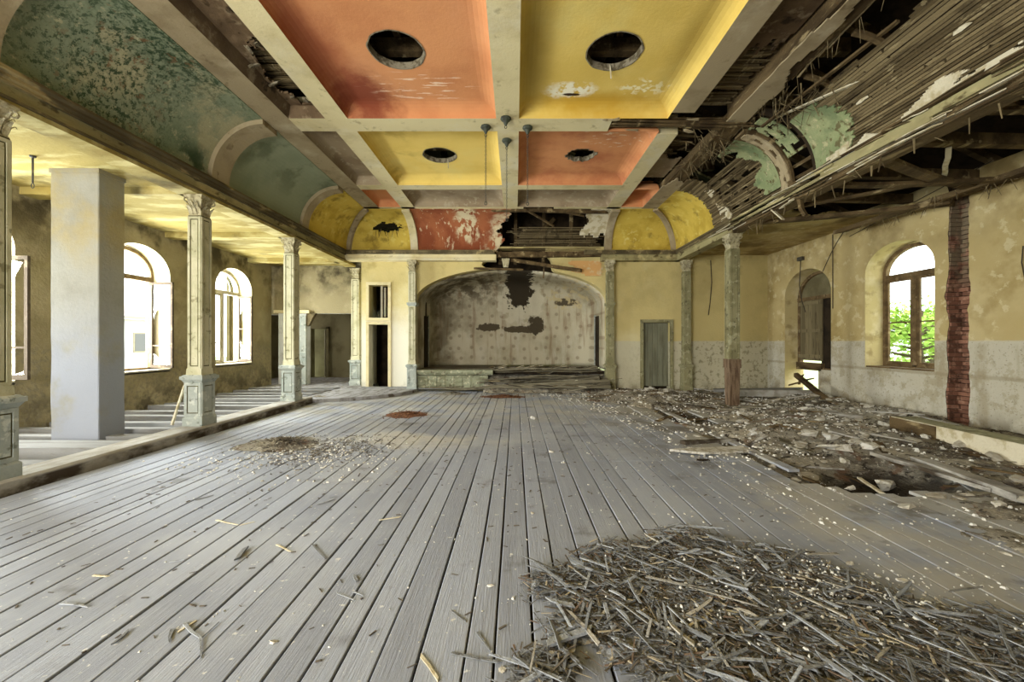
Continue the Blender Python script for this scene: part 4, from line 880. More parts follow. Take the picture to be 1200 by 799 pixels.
# ---------------------------------------------------------------- aisle ceilings
al = struct(MB().box(XL-.3, -5.2, -3.6, 13.1, 3.99, 4.05).build('ceiling_left', m_aisle))
for y in (3.94, 6.54, 9.2, 12.0): MB().box(XL-.1, -5.2, y-.13, y+.13, 3.87, 3.99).build('ceiling_beam', m_aisle, al)
ar = struct(solid(MB().grid(lambda u, v: (5.15+2.8*u, 7.2+5.1*v, 4.16-.05*math.sin(u*3)*(1-v)), 40, 70, lambda u, v: v > .24+.22*N1(u*3, 4.5)+.07*N1(u*13, 4.0)-.12*(u < .3)).build('ceiling_right', m_ochre), .04))
solid(MB().grid(lambda u, v: (7.25+.65*u, -3.6+11.2*v, 4.02-.03*N1(v*12, u*2)), 10, 160, lambda u, v: u > .35+.9*N1(v*9, 4.1)).build('plaster_sheet', m_frag, ar), .03)
for y in (2.2, 3.3, 4.4, 5.5, 6.6, 7.7): MB().bar((5.15, y, 4.30), (8.2, y+.1, 4.28), .12, .16, seg=3, jit=.012).build('ceiling_joist', m_timber, ar)
for (p, q, w, h, sg) in (((7.72, 2.4, 4.06), (7.3, 8.8, 3.93), .14, .08, .02), ((7.55, 3.0, 4.10), (7.7, 7.0, 3.98), .10, .05, .03), ((5.3, 4.6, 4.15), (7.75, 3.9, 4.05), .12, .04, .06), ((5.25, 5.6, 4.08), (7.5, 6.4, 3.98), .16, .05, .05),
                         ((5.3, 6.5, 4.06), (7.6, 6.0, 3.95), .12, .06, .04), ((5.2, 8.3, 3.98), (7.7, 6.9, 3.90), .16, .07, .03), ((5.6, 3.9, 4.2), (7.8, 3.5, 4.1), .08, .03, .05), ((5.2, 7.6, 4.02), (6.6, 6.2, 4.0), .10, .04, .02), ((6.2, 4.3, 4.12), (7.8, 4.7, 4.02), .06, .03, .04)):
    MB().bar(p, q, w, h, seg=6, sag=sg, jit=.015).build('sagging_timber', m_timber, ar)
for (p, q) in (((5.3, 3.7, 4.17), (7.6, 3.1, 4.06)), ((5.4, 4.2, 4.2), (7.8, 3.75, 4.12)), ((7.45, 4.2, 4.03), (7.78, 5.8, 3.98)), ((6.0, 5.4, 4.12), (6.9, 6.3, 4.02))):
    MB().bar(p, q, .06, .02, seg=5, sag=.04, jit=.012).build('loose_batten', m_frag, ar)
for _ in range(60):
    y = R.uniform(3.0, 8.4); x = 7.72-.06*(y-2.4)+R.uniform(-.12, .1)
    MB().bar((x, y, 4.0), (x+R.uniform(-.08, .08), y+R.uniform(-.15, .15), 4.0-R.uniform(.05, .3)), R.uniform(.008, .025), .006, t1=.4).build('straw', m_lath, ar)
# ---------------------------------------------------------------- stage niche
def niche(u, v):
    """u runs along the arch (floor left, over the crown, floor right); v from the opening to the back"""
    L1 = 2.72-0.62; tot = 2*L1+math.pi*2.0; s = u*tot
    if s < L1: x, z = -2.94, .62+s
    elif s > tot-L1: x, z = 2.94, .62+(tot-s)
    else:
        a = math.pi*(1-(s-L1)/(tot-2*L1)); x, z = 2.94*math.cos(a), 2.72+1.03*math.sin(a)
    k = (1-min(1, v)**8)**(1/8) if v <= 1 else 0.0
    y = YB+.30+2.35*min(1, v)
    if v > .994: k = min(k, (1-.994**8)**(1/8))*(1-min(1, (v-.994)/.006))
    return (x*k, y+ .12*(1-(x*k/3.0)**2), .62+(z-.62)*k)
vs_ = [0, .2, .4, .6, .72, .8, .86, .9, .93, .955, .97, .98, .986, .990, .994, .9955, .997, .9985, .99999]
mb = MB(); n = 64
mb.loft([[niche(i/n, v) for i in range(n+1)] for v in vs_], caps=False, closed=False)
nich = struct(solid(mb.build('wall_stage', m_paper, smooth=True), .04))
for sx, dm in ((-1, m_dark), (1, m_dark)):
    MB().box(sx*2.90-.02, sx*2.90+.02, 13.3, 13.75, .63, 2.35).build('side_doorway', dm, nich)
    MB().box(sx*2.89-.03, sx*2.89+.03, 13.75, 13.83, .63, 2.4).build('side_casing', m_plinth, nich)

stage = struct(MB().box(-2.93, 2.94, 12.3, 14.8, .50, .575).build('stage', m_dark))
MB().box(-2.93, -.7, 12.02, 12.09, .10, .47).build('front_panel', m_stagef, stage)
MB().box(-2.93, -1.0, 11.98, 12.03, .06, .10).build('front_rail', m_joist, stage)
MB().loft([[(x, 11.92, .56), (x, 11.97, .49), (x, 12.3, .49), (x, 12.3, .64), (x, 11.92, .64)] for x in (-2.93, -.55)]).build('nosing', m_stagef, stage)
for i in range(9):
    x = -2.8+i*.26
    MB().box(x, x+.025, 12.0, 12.03, .10, .47).build('front_batten', m_stagef, stage)
for k in range(12):                                                # deck boards at the intact left
    y = 12.3+k*.19
    MB().box(-2.93, -.5+R.uniform(-.2, .5), y, y+.18, .58, .63+R.uniform(-.004, .004)).build('stage_board', m_rotten, stage)
def collapsed(x0, x1, y, z0, z1, dip, w, h, tw=0.0):
    """one long board of the fallen deck, bent over what lies below it"""
    mb = MB(); rings = []; n = 12; ph = R.uniform(-1, 1)
    for i in range(n+1):
        k = i/n; x = x0+(x1-x0)*k; z = z0+(z1-z0)*k-dip*math.sin(math.pi*k)+.02*math.sin(9*k+ph*4)
        yy = y+.05*math.sin(5*k+ph); t = tw*k
        rings.append([(x, yy-w/2, z-h/2-t), (x, yy+w/2, z-h/2+t), (x, yy+w/2, z+h/2+t), (x, yy-w/2, z+h/2-t)])
    return mb.loft(rings).build('fallen_board', m_rotten, stage)
for k in range(11): collapsed(-1.0+R.uniform(-.6, .5), 2.9-R.uniform(0, .4), 12.05+k*.13, .60+R.uniform(-.02, .04), .66+R.uniform(-.05, .08), R.uniform(-.02, .14), R.uniform(.12, .19), .025, R.uniform(-.03, .05))
for k in range(10): collapsed(-.9+R.uniform(-.5, .9), 2.88-R.uniform(0, .6), 11.62+k*.032+R.uniform(-.05, .05), .10+k*.031, .24+k*.024, R.uniform(-.10, .16), R.uniform(.08, .18), .028, R.uniform(-.12, .14))
for k in range(10): collapsed(-2.6+R.uniform(0, .8), .4+R.uniform(-.6, .6), 11.85+k*.03, .08+R.uniform(0, .06), .05+R.uniform(0, .05), 0.01, R.uniform(.07, .13), .022, 0)
for k in range(8): collapsed(.9+R.uniform(-.4, .4), 2.85, 11.45+k*.06, .05+R.uniform(0, .04), .32+R.uniform(-.1, .1), R.uniform(0, .05), R.uniform(.08, .14), .022, .03)
hp = MB().grid(lambda u, v: (-.8+3.7*u, 11.35+2.9*v, max(.02, (.06+.5*min(1, v*2.6))*(1-.25*math.sin(u*3.1)*math.exp(-((v-.25)/.25)**2))-.05+.05*N1(u*9, v*8)+.03*N1(u*25, v*25))), 60, 50).build('stage_rubble', m_dirt, stage); hp['kind'] = 'stuff'
for _ in range(150):
    x, y = R.uniform(-.8, 2.8), R.uniform(11.5, 13.6); z = .14+.48*min(1, max(0, (y-11.4)/1.0))
    a = R.uniform(-.5, .5); L = R.uniform(.15, .6)
    MB().bar((x, y, z), (x+L*math.cos(a), y+L*math.sin(a), z+R.uniform(-.08, .10)), R.uniform(.02, .08), .012, seg=2, jit=.01).build('splinter', R.choice((m_rotten, m_rotten, m_lath, m_frag, m_dark)), stage)

# ---------------------------------------------------------------- columns
def leaf(mb, c, ang, z, out, h, w):
    ca, sa = math.cos(ang), math.sin(ang); rows = []
    for t, r, k in ((0, 0, .7), (.35, .012, 1), (.7, .03, .9), (.92, .065, .6), (1.0, .085, .25), (.9, .10, .12)):
        rr = out+r; rows.append([(c[0]+ca*rr-sa*q*w*k, c[1]+sa*rr+ca*q*w*k, z+h*t-abs(q)*.012) for q in (-.5, 0, .5)])
    mb.loft(rows, caps=False, closed=False)
def capital(parent, zt, h, w, half=False, mat=None):
    mb = MB(); zb = zt-h; rg = []
    for k in range(7):
        t = k/6; a = w*(.80+.42*t**2.2); rg.append([(-a, -a, zb+h*.86*t), (a, -a, zb+h*.86*t), (a, a, zb+h*.86*t), (-a, a, zb+h*.86*t)])
    mb.loft(rg); mb.frust(0, 0, zb+h*.86, zb+h*.93, w*1.32, w*1.40); mb.frust(0, 0, zb+h*.93, zt, w*1.45, w*1.45); mb.frust(0, 0, zb-.02, zb+.015, w*.98, w*.98)
    for sd in range(4):
        a0 = sd*math.pi/2
        for q in (-.62, 0, .62):
            ca, sa = math.cos(a0), math.sin(a0)
            leaf(mb, (-sa*q*w*1.1, ca*q*w*1.1), a0, zb+.01, w*.86, h*.45, w*.62)
        for q in (-.33, .33):
            ca, sa = math.cos(a0), math.sin(a0)
            leaf(mb, (-sa*q*w*1.2, ca*q*w*1.2), a0, zb+h*.28, w*.96, h*.45, w*.6)
        a1 = a0+math.pi/4; mb.torus((math.cos(a1)*w*1.62, math.sin(a1)*w*1.62, zb+h*.76), .032, .032, .012, (math.cos(a1), math.sin(a1), 0), (0, 0, 1), 8, 4)
    return mb.build('capital', mat or m_cap, parent)
def frame_panel(parent, nm, w, z0, z1, m_edge, m_in, face, out, bw=.045):
    """raised stiles round a sunk field on one side of a square post"""
    ang = face*math.pi/2; ca, sa = math.cos(ang), math.sin(ang)
    P = lambda u, d, z: (ca*(out+d)-sa*u, sa*(out+d)+ca*u, z)
    e = MB()
    for a, b, c, d in ((-w, -w+bw, z0, z1), (w-bw, w, z0, z1), (-w+bw, w-bw, z0, z0+bw), (-w+bw, w-bw, z1-bw, z1)): pbox(e, P, a, b, 0, .014, c, d)
    e.build(nm+'_stile', m_edge, parent)
    g = MB(); pbox(g, P, -w+bw+.016, w-bw-.016, 0, .009, z0+bw+.016, z1-bw-.016); g.build(nm+'_field', m_in, parent)
def column(name, label, x, y, z0, zt, cat='column', sc=1.0, faces=(0, 1, 2, 3), mats=None, group=None, plinth=True, depth=None, band=False):
    ms, me, mp, mc = mats or (m_colm, m_cold, m_plinth, m_cap)
    o = thing(name, label, cat, (x, y, 0), group=group)
    w = .115*sc; pw = .15*sc
    zp = z0+.80
    if plinth:
        MB().frust(0, 0, z0, z0+.13, pw*1.18, pw*1.18).frust(0, 0, z0+.13, z0+.16, pw*1.18, pw*1.02).build('base', mp, o)
        MB().frust(0, 0, z0+.16, zp-.11, pw, pw).build('pedestal', me if mats is None else mp, o)
        for f in faces: frame_panel(o, 'pedestal', pw, z0+.16, zp-.11, mp, mp if mats else m_plinth, f, pw, .042)
        MB().frust(0, 0, zp-.11, zp-.05, pw*1.03, pw*1.28).frust(0, 0, zp-.05, zp, pw*1.36, pw*1.36).frust(0, 0, zp, zp+.02, pw*1.25, pw*1.1).build('pedestal_cap', mp, o)
        MB().frust(0, 0, zp+.02, zp+.12, w*1.22, w*1.16).build('shaft_foot', ms, o)
        zs = zp+.12
    else: zs = z0
    h = .33
    MB().frust(0, 0, zs, zt-h, w, w).build('shaft', me, o)
    if band:
        for f in faces: frame_panel(o, 'shaft', w, zs, 2.55, ms, ms, f, w, .035); frame_panel(o, 'shaft', w, 2.66, zt-h-.02, ms, ms, f, w, .035)
        MB().frust(0, 0, 2.55, 2.60, w*1.1, w*1.45).frust(0, 0, 2.60, 2.66, w*1.5, w*1.5).build('shaft_band', mp, o)
    else:
        for f in faces: frame_panel(o, 'shaft', w, zs, zt-h-.02, ms, ms, f, w, .036)
    capital(o, zt, h, w, mat=mc)
    return o
ZT = 3.865
column('column', 'cream painted square column cropped by the left edge of the photo', -5.05, 3.90, .14, ZT, sc=.9)
column('column', 'cream panelled column on a pale blue plinth with a stick leaning on it', -5.05, 6.54, .14, ZT, sc=.9)
column('column', 'cream panelled column on the curb end, next to the white sunlit far windows', -5.05, 9.22, .14, ZT, sc=.94)
column('column', 'slender column before the dark far room, left of the transom window', -5.05, 13.0, .085, ZT)
G4 = (m_colg, m_colg, m_colg, m_cap)
column('pilaster', 'grey green pilaster at the left side of the stage arch', -2.96, 11.99, .0, 3.93, 'pilaster', .84, (3, 0, 2), (m_colm, m_colg, m_plinth, m_cap), band=True)
column('pilaster', 'weathered pilaster at the right side of the stage arch, its capital broken', 2.97, 11.99, .0, 3.93, 'pilaster', .82, (3, 0, 2), G4, band=True)
column('pilaster', 'green pilaster right of the closed back door', 5.27, 11.99, .0, 3.93, 'pilaster', .82, (3, 0, 2), G4)
c = column('column', 'freestanding column with a stripped brown wooden foot amid the rubble', 5.08, 9.1, 1.08, 3.93, faces=(0, 1, 2, 3), mats=(m_colg, m_colg, m_colg, m_cap), sc=.92, plinth=False)
MB().frust(0, 0, .90, 1.10, .135, .135).build('collar', M('brown stripped wood', (122, 102, 80), [dict(c=(90, 70, 52), s=5, lo=0.45, hi=0.62, v=(3, 3, .4))], bump=(30, .3)), c)
MB().frust(0, 0, .02, .92, .105, .12).build('post', bpy.data.materials['brown stripped wood'], c)
MB().frust(-.02, 0, -.28, .04, .19, .17).build('stone_block', m_chunk, c)

# chimney pillar of the left aisle
p = thing('pillar', 'broad whitewashed plaster pillar standing on the left aisle joists', 'pillar', (-6.22, 5.93, 0))
rg = []
for k in range(25):
    z = -.05+4.0*k/24; j = .008*N1(z*2, 1)
    rg.append([(-.34+j, -.19+j, z), (.335+j*1.5, -.19, z), (.345, -.18+j, z), (.345+j, .19, z), (-.34, .19, z)])
MB().loft(rg).build('shaft', m_white, p)
MB().box(-.36, .36, -.20, .2, 3.93, 3.99).build('head', m_white, p)

# stick leaning on the plinth
tag(MB().bar((-.02, -.02, 0), (.12, .05, .63), .035, .03, t1=.7).build('stick', m_frag, loc=(-5.40, 6.46, .15)), 'pale wooden stick leaning on the blue plinth in the left aisle', 'stick')

# ceiling roses and chains
def rose(x, y, L, label, zz=ZS):
    o = thing('ceiling_rose', label, 'ceiling rose', (x, y, zz))
    MB().lathe((0, 0, 0), [(.0, 0), (.085, 0), (.09, -.02), (.075, -.04), (.05, -.055), (.03, -.10), (.012, -.13), (.0, -.135)], 14).build('cup', m_rose, o)
    MB().torus((0, 0, -.15), .02, .025, .006, (1, 0, 0), (0, 0, 1)).build('hook', m_iron, o)
    return o
def chain(x, y, L, label):
    mb = MB(); z = -.17; k = 0
    while z > -L:
        u = (1, 0, 0) if k % 2 else (0, 1, 0); mb.torus((0, 0, z), .012, .024, .0045, u, (0, 0, 1), 6, 3); z -= .036; k += 1
    mb.torus((0, 0, z), .02, .03, .007, (1, 0, 0), (0, 0, 1), 8, 4)
    tag(mb.build('chain', m_iron, loc=(x, y, ZS)), label, 'chain')
rose(-.38, 6.86, 1, 'green metal ceiling rose left of the crossing of the two beams'); chain(-.38, 6.86, 1.30, 'long chain hanging from the left ceiling rose before the yellow coffer')
rose(.34, 6.88, 1, 'green metal ceiling rose right of the crossing, beside the small red coffer'); chain(.34, 6.88, 1.32, 'long chain hanging from the right ceiling rose before the red coffer')
rose(-.03, 6.60, 1, 'bare ceiling rose nearest to the camera on the central beam')
rose(-.03, 7.32, 1, 'ceiling rose on the central beam behind the crossing'); chain(-.03, 7.32, 1.46, 'chain hanging down the middle from the rearmost ceiling rose')
for i, (hx, hy) in enumerate(((1.46, 5.36), (-1.45, 8.33))):
    z = ZC
    tag(MB().bar((0, 0, .06), (.01, -.02, -.15), .03, .012, seg=2, jit=.004).build('vent_tongue', m_frag, loc=(hx+.02 if i == 0 else hx+.12, hy-(-.33 if i == 0 else -.30), ZC)), ('pale splinter hanging from the vent hole of the big yellow coffer', 'small splinter hanging from the vent hole of the far yellow coffer')[i], 'splinter')
hk = MB(); hk.lathe((0, 0, 0), [(0, 0), (.035, 0), (.03, -.02), (.012, -.03), (.010, -.36), (0, -.37)], 8); hk.torus((0, 0, -.40), .02, .035, .006, (1, 0, 0), (0, 0, 1))
tag(hk.build('ceiling_hook', m_iron, loc=(-6.35, 5.35, 3.99)), 'thin iron lamp hook hanging from the left aisle ceiling', 'hook')

# wall lamp bracket and cables on the right wall
o = thing('junction_box', 'small dark junction box with a hanging cable end above the shuttered opening', 'junction box', (XR-.05, 10.72, 3.72))
MB().box(-.04, .04, -.09, .09, -.05, .05).build('case', m_iron, o)
MB().tube([(0, 0, -.04), (-.02, -.02, -.3), (-.03, .0, -.7), (-.05, -.12, -1.15), (-.05, -.25, -1.45)], .012, 5).build('cable', m_wire, o)
tag(MB().tube([(XR-.012, 10.0-.8*t, 3.25+.95*t-.25*math.sin(t*3.14)*0-.0+.1*math.sin(t*3.1)) for t in [i/12 for i in range(13)]], .009, 5).build('wall_cable', m_wire), 'thin cable slung up the right wall over the glazed window', 'cable')
tag(MB().tube([(XR-.012, 9.68, z) for z in (4.1, 3.4, 2.6, 2.3)], .010, 5).build('wall_cable', m_wire), 'straight cable running down beside the boarded opening', 'cable')
tag(MB().tube([(XR-.012, 9.2-.55*t, 3.92+.1*t) for t in (0, 1, 2, 3, 4, 5)], .008, 5).build('wall_cable', m_wire), 'nearly level cable high on the right wall under the rotten ceiling', 'cable')
tag(MB().tube([(XR-.012, 6.05, 2.95), (XR-.02, 6.06, 2.7), (XR-.012, 6.03, 2.45)], .008, 5).build('wall_cable', m_wire), 'short cable end on the right wall beside the brick chase', 'cable')
tag(MB().tube([(6.1, YB-.012, 3.98), (6.13, YB-.02, 3.3), (6.08, YB-.02, 2.7), (6.03, YB-.012, 2.3)], .013, 5).build('wall_cable', m_wire), 'dark cable on the back wall right of the green pilaster', 'cable')
# ---------------------------------------------------------------- rubble at the right
def edge_x(y):                                                     # where the clean boards stop
    P = ((-5, 4.2), (1.9, 3.9), (2.4, 3.3), (3, 2.85), (4, 2.8), (5, 2.75), (6, 2.6), (7.8, 2.35), (9.3, 1.9), (11.3, 1.0), (12.4, .8))
    for (a, b), (c, d) in zip(P, P[1:]):
        if a <= y <= c: return b+(d-b)*(y-a)/(c-a)
    return 3
PITS = ((4.30, 4.55, .75, .5, .30), (3.45, 8.2, .6, .55, .2), (3.2, 5.15, .55, .2, .10), (6.9, 5.0, .5, 1.3, .1))
HEAPS = ((5.6, 7.4, .8, 1.2, .14), (3.6, 10.4, 1.3, 1.1, .16), (4.6, 6.4, 1.0, .5, .10), (7.3, 9.5, .5, .8, .22), (7.3, 7.5, .5, 1.4, .16), (5.2, 5.2, .7, .8, .08), (6.0, 3.6, .8, .5, .07))
def rubble_z(x, y):
    d = x-edge_x(y)+.35*N1(x*1.1, y*1.1, 4)
    z = -.07+.060*min(1.8, max(-.4, d))+.065*N1(x*1.7, y*1.7, 1)+.028*N1(x*6, y*6, 2)+.014*N1(x*17, y*17, 3)
    for cx, cy, rx, ry, h in PITS: z -= h*math.exp(-((x-cx)/rx)**2-((y-cy)/ry)**2)
    for cx, cy, rx, ry, h in HEAPS: z += h*math.exp(-((x-cx)/rx)**2-((y-cy)/ry)**2)
    if d < 0: z = min(z, -.005+.012*N1(x*5, y*5, 9)+d*.05)
    if z < .003 and x < 5.0 and not (3.4 < x < 5.1 and 3.8 < y < 5.3): z = min(z, -.05)
    return max(z, -.235)
rub = MB().grid(lambda u, v: (lambda x, y: (x, y, rubble_z(x, y)))(.6+7.25*u, 1.8+10.35*v), 230, 320, lambda u, v: .6+7.25*u > edge_x(1.8+10.35*v)-.5).build('rubble', m_dirt, smooth=True)
rub['kind'] = 'stuff'; tag(rub, 'brown rubble and dust covering the broken floor along the right wall', 'rubble')
def ground(x, y): return max(0.0, rubble_z(x, y)) if (x > edge_x(y)-.3 and 1.8 < y < 12.1) else 0.0

HEAPC = [floor_at(720, 740), floor_at(760, 660), floor_at(850, 720), floor_at(870, 790), floor_at(1000, 740), floor_at(1130, 760), floor_at(690, 690), floor_at(960, 780), floor_at(800, 640), floor_at(1180, 790), floor_at(640, 790), floor_at(905, 668)]
HR = [.36, .40, .50, .45, .55, .50, .32, .55, .3, .5, .2, .34]
def in_heap(x, y): return max(1-((x-c.x)/(r*1.1))**2-((y-c.y)/(r*.8))**2 for c, r in zip(HEAPC, HR))+.75*N1(x*3.4, y*3.4, 5)+.4*N1(x*9, y*9, 2)
# scattered plaster crumbs, too many to count
mb = MB(); rr = random.Random(3)
def crumb(x, y, r, up=0):
    if x > edge_x(y) and N1(x*2.2, y*2.2, 8) < rr.uniform(-.35, .25): return
    if any(((x-c[0])/c[2])**2+((y-c[1])/c[3])**2 < .8 for c in PITS[:2]) and rr.random() < .85: return
    z = max(ground(x, y), up if in_heap(x, y) > .25 else 0) if x < 5 and not (x > 3.5 and 3.95 < y < 5.1) else rubble_z(x, y); a = rr.uniform(0, 6.3); k = rr.uniform(.4, 1)
    p = [(x+r*math.cos(a+t)*(k if i % 2 else 1), y+r*math.sin(a+t)*(k if i % 2 else 1)) for i, t in enumerate((0, 1.57, 3.14, 4.71))]
    n = len(mb.v); h = r*rr.uniform(.4, .8)
    mb.add([(*q, z-.002) for q in p]+[(x+(q[0]-x)*.6, y+(q[1]-y)*.6, z+h) for q in p], [(4, 5, 6, 7), (0, 1, 5, 4), (1, 2, 6, 5), (2, 3, 7, 6), (3, 0, 4, 7)])
for _ in range(9000):
    y = 1.9+10.1*rr.random()**.7; x = edge_x(y)-.3+rr.random()**.8*(7.7-edge_x(y)); crumb(x, y, rr.choice((.004, .005, .006, .007, .008, .010, .014, .024)) if y < 5 else rr.choice((.006, .008, .011, .015, .022, .03)))
for _ in range(800):
    y = rr.uniform(2.4, 11.5); x = edge_x(y)-rr.expovariate(1.1); crumb(x, y, rr.choice((.005, .007, .01, .014)))
for _ in range(900):
    y = rr.uniform(1.4, 9); x = rr.uniform(-4.6, 2.6); crumb(x, y, rr.choice((.003, .004, .006, .008)))
for _ in range(700):
    a = rr.gauss(0, 1); b = rr.gauss(0, 1); crumb(2.0+a*.55, 2.35+b*.25, rr.choice((.004, .006, .009, .014)), .045)
for _ in range(900):
    crumb(-2.6+rr.gauss(0, .65), 5.3+rr.gauss(0, .45), rr.choice((.006, .009, .012, .02)))
o = mb.build('plaster_crumbs', m_crumb); o['kind'] = 'stuff'; tag(o, 'small white plaster crumbs strewn over boards and rubble', 'crumbs')

# debris heaps on the left boards
def heap(name, label, cx, cy, rx, ry, h, mat):
    m = MB().grid(lambda u, v: (lambda a, r: (r*math.cos(a)*rx, r*math.sin(a)*ry, max(-.004, h*max(0, 1-r)**1.3*(1+.7*N1(cx+r*4*math.cos(a), r*4*math.sin(a), 3))+.02*N1(r*14*math.cos(a), r*14*math.sin(a), 6)*(1-r))))(u*2*math.pi, .02+v*(1+.25*N1(math.cos(u*6.28)*2, math.sin(u*6.28)*2, cx))), 40, 14)
    for _ in range(260):
        a = R.uniform(0, 6.28); r = abs(R.gauss(0, .62)); x, y = r*math.cos(a)*rx, r*math.sin(a)*ry; z = max(0, h*max(0, 1-r))+R.uniform(.0, .012); t = R.uniform(0, 3.1); L = R.uniform(.012, .04); q = R.uniform(-.5, .5)*L
        c, s_ = math.cos(t)*L, math.sin(t)*L; m.add([(x-c, y-s_, z), (x+s_*.5, y-c*.5, z+.004), (x+c, y+s_, z+q+.006), (x-s_*.5, y+c*.5, z+.01)], [(0, 1, 2, 3)])
    o = m.build(name, mat, loc=(cx, cy, .003), smooth=True); o['kind'] = 'stuff'; return tag(o, label, 'debris')
p0 = floor_at(328, 521); heap('dirt_heap', 'dark mound of dirt and plaster dust on the left boards', p0.x, p0.y, .55, .42, .09, m_dirt)
p1 = floor_at(476, 486); heap('leaf_heap', 'reddish brown heap of dry leaves in mid floor before the stage', p1.x, p1.y, .42, .35, .05, m_deadleaf)
p2 = floor_at(372, 468); heap('dirt_heap', 'small dirt heap at the end of the left curb', p2.x+.1, p2.y-.1, .5, .35, .10, m_dirt)
p3 = floor_at(530, 462); heap('dirt_heap', 'low dirt heap before the left half of the stage', p3.x, p3.y, .5, .2, .06, m_dirt)
p4 = floor_at(590, 465); heap('dirt_heap', 'reddish dirt heap before the middle of the stage', p4.x, p4.y, .6, .25, .05, m_deadleaf)

# plaster chunks one by one
def chunk_at(px, py, rx, ry, rz, label, mat=None, ang=0.0, grp=None):
    p = floor_at(px, py); z = rubble_z(p.x, p.y) if p.x > edge_x(p.y) else 0
    p = floor_at(px, py, max(z, -.1)); rz *= .6; m = MB(); m.chunk((0, 0, 0), rx, ry, rz, R, ang, 7)
    o = m.build('plaster_chunk', mat or m_slab, loc=(p.x, p.y, max(z, -.2)+rz*.8)); o.rotation_euler = (R.uniform(-.22, .22), R.uniform(-.22, .22), 0)
    return tag(o, label, 'plaster chunk', grp)
chunk_at(1064, 553, .19, .10, .05, 'largest white plaster slab lying in the dark pit at the right')
chunk_at(1038, 561, .13, .08, .08, 'grey lump left of the largest white slab in the pit')
chunk_at(972, 512, .14, .10, .05, 'flat pale slab left of the timber box end')
chunk_at(948, 509, .16, .09, .05, 'pale flat slab farther left in the rubble')
chunk_at(978, 526, .20, .13, .05, 'streaked pale plaster slab tilted in mid rubble', ang=-.6)
chunk_at(1017, 524, .13, .10, .06, 'ribbed pale fragment between the pit and the timber box')
chunk_at(936, 524, .2, .12, .05, 'long pale slab left of the streaked plaster slab', ang=.4)
chunk_at(997, 573, .06, .03, .02, 'small bright white flake before the dark pit')
chunk_at(870, 487, .16, .10, .07, 'pale round lump at the foot of the stripped column')
chunk_at(887, 508, .10, .06, .04, 'white lump in the rubble right of the stripped column')
chunk_at(808, 482, .16, .06, .03, 'pale slab over the dark hole in the back boards', ang=.8)
chunk_at(625, 491, .07, .05, .04, 'lone white lump on the boards before the stage right of the middle')
chunk_at(646, 530, .05, .03, .02, 'small white lump in the long gap of the boards')
chunk_at(976, 681, .06, .045, .03, 'largest white plaster piece at the upper edge of the lath heap')
chunk_at(997, 661, .035, .02, .012, 'white flake above the lath heap on bare boards')
chunk_at(1057, 681, .04, .022, .012, 'white flake farthest right above the lath heap')
chunk_at(1029, 676, .022, .015, .012, 'small white flake between two larger ones above the heap')
chunk_at(986, 702, .03, .02, .015, 'white crumb below the largest white piece in the heap')
chunk_at(1043, 713, .025, .018, .012, 'white pebble in the right part of the lath heap')
chunk_at(1098, 718, .032, .02, .012, 'white fragment at the far right of the lath heap')
chunk_at(1012, 726, .035, .03, .03, 'blue grey stone in the lath heap', mat=M('grey stone', (118, 124, 128)))
chunk_at(322, 752, .03, .022, .006, 'white flat plaster smear on the front boards, left of middle', ang=.4)
chunk_at(589, 786, .02, .015, .008, 'small white flake at the front edge of the boards')
chunk_at(789, 696, .05, .012, .012, 'short pale plank stub in the middle of the lath heap', mat=m_frag)
chunk_at(574, 687, .025, .012, .008, 'white flake on the boards left of the lath heap')
chunk_at(624, 602, .018, .016, .012, 'white pebble on the boards above the lath heap')
used = []
for k in range(240):                                               # the rest of the fallen plaster
    y = 2.8+9.0*R.random()**.9; x = edge_x(y)+.15+R.random()**.9*(7.4-edge_x(y)); s = R.choice((.03, .04, .05, .06, .08, .11))
    m = MB(); m.chunk((0, 0, 0), s, s*R.uniform(.5, .9), s*R.uniform(.18, .35), R, 0, 6)
    o = m.build('plaster_chunk', m_chunk, loc=(x, y, rubble_z(x, y)+s*.22)); o.rotation_euler = (R.uniform(-.25, .25), R.uniform(-.25, .25), R.uniform(0, 6.28))
    where = 'by the closed back door' if y > 9.3 and x < 5 else 'in the back right corner' if y > 8.6 else 'around the stripped column' if y > 7 and x < 6.2 else 'along the foot of the right wall' if x > 6.2 else 'at the rim of the dark pit' if y < 5.6 else 'between the pit and the stripped column'
    size = 'small crumbly' if s < .05 else 'fist sized' if s < .075 else 'large flat'
    tag(o, size+' lump of fallen plaster '+where, 'plaster chunk', 'fallen plaster '+where)

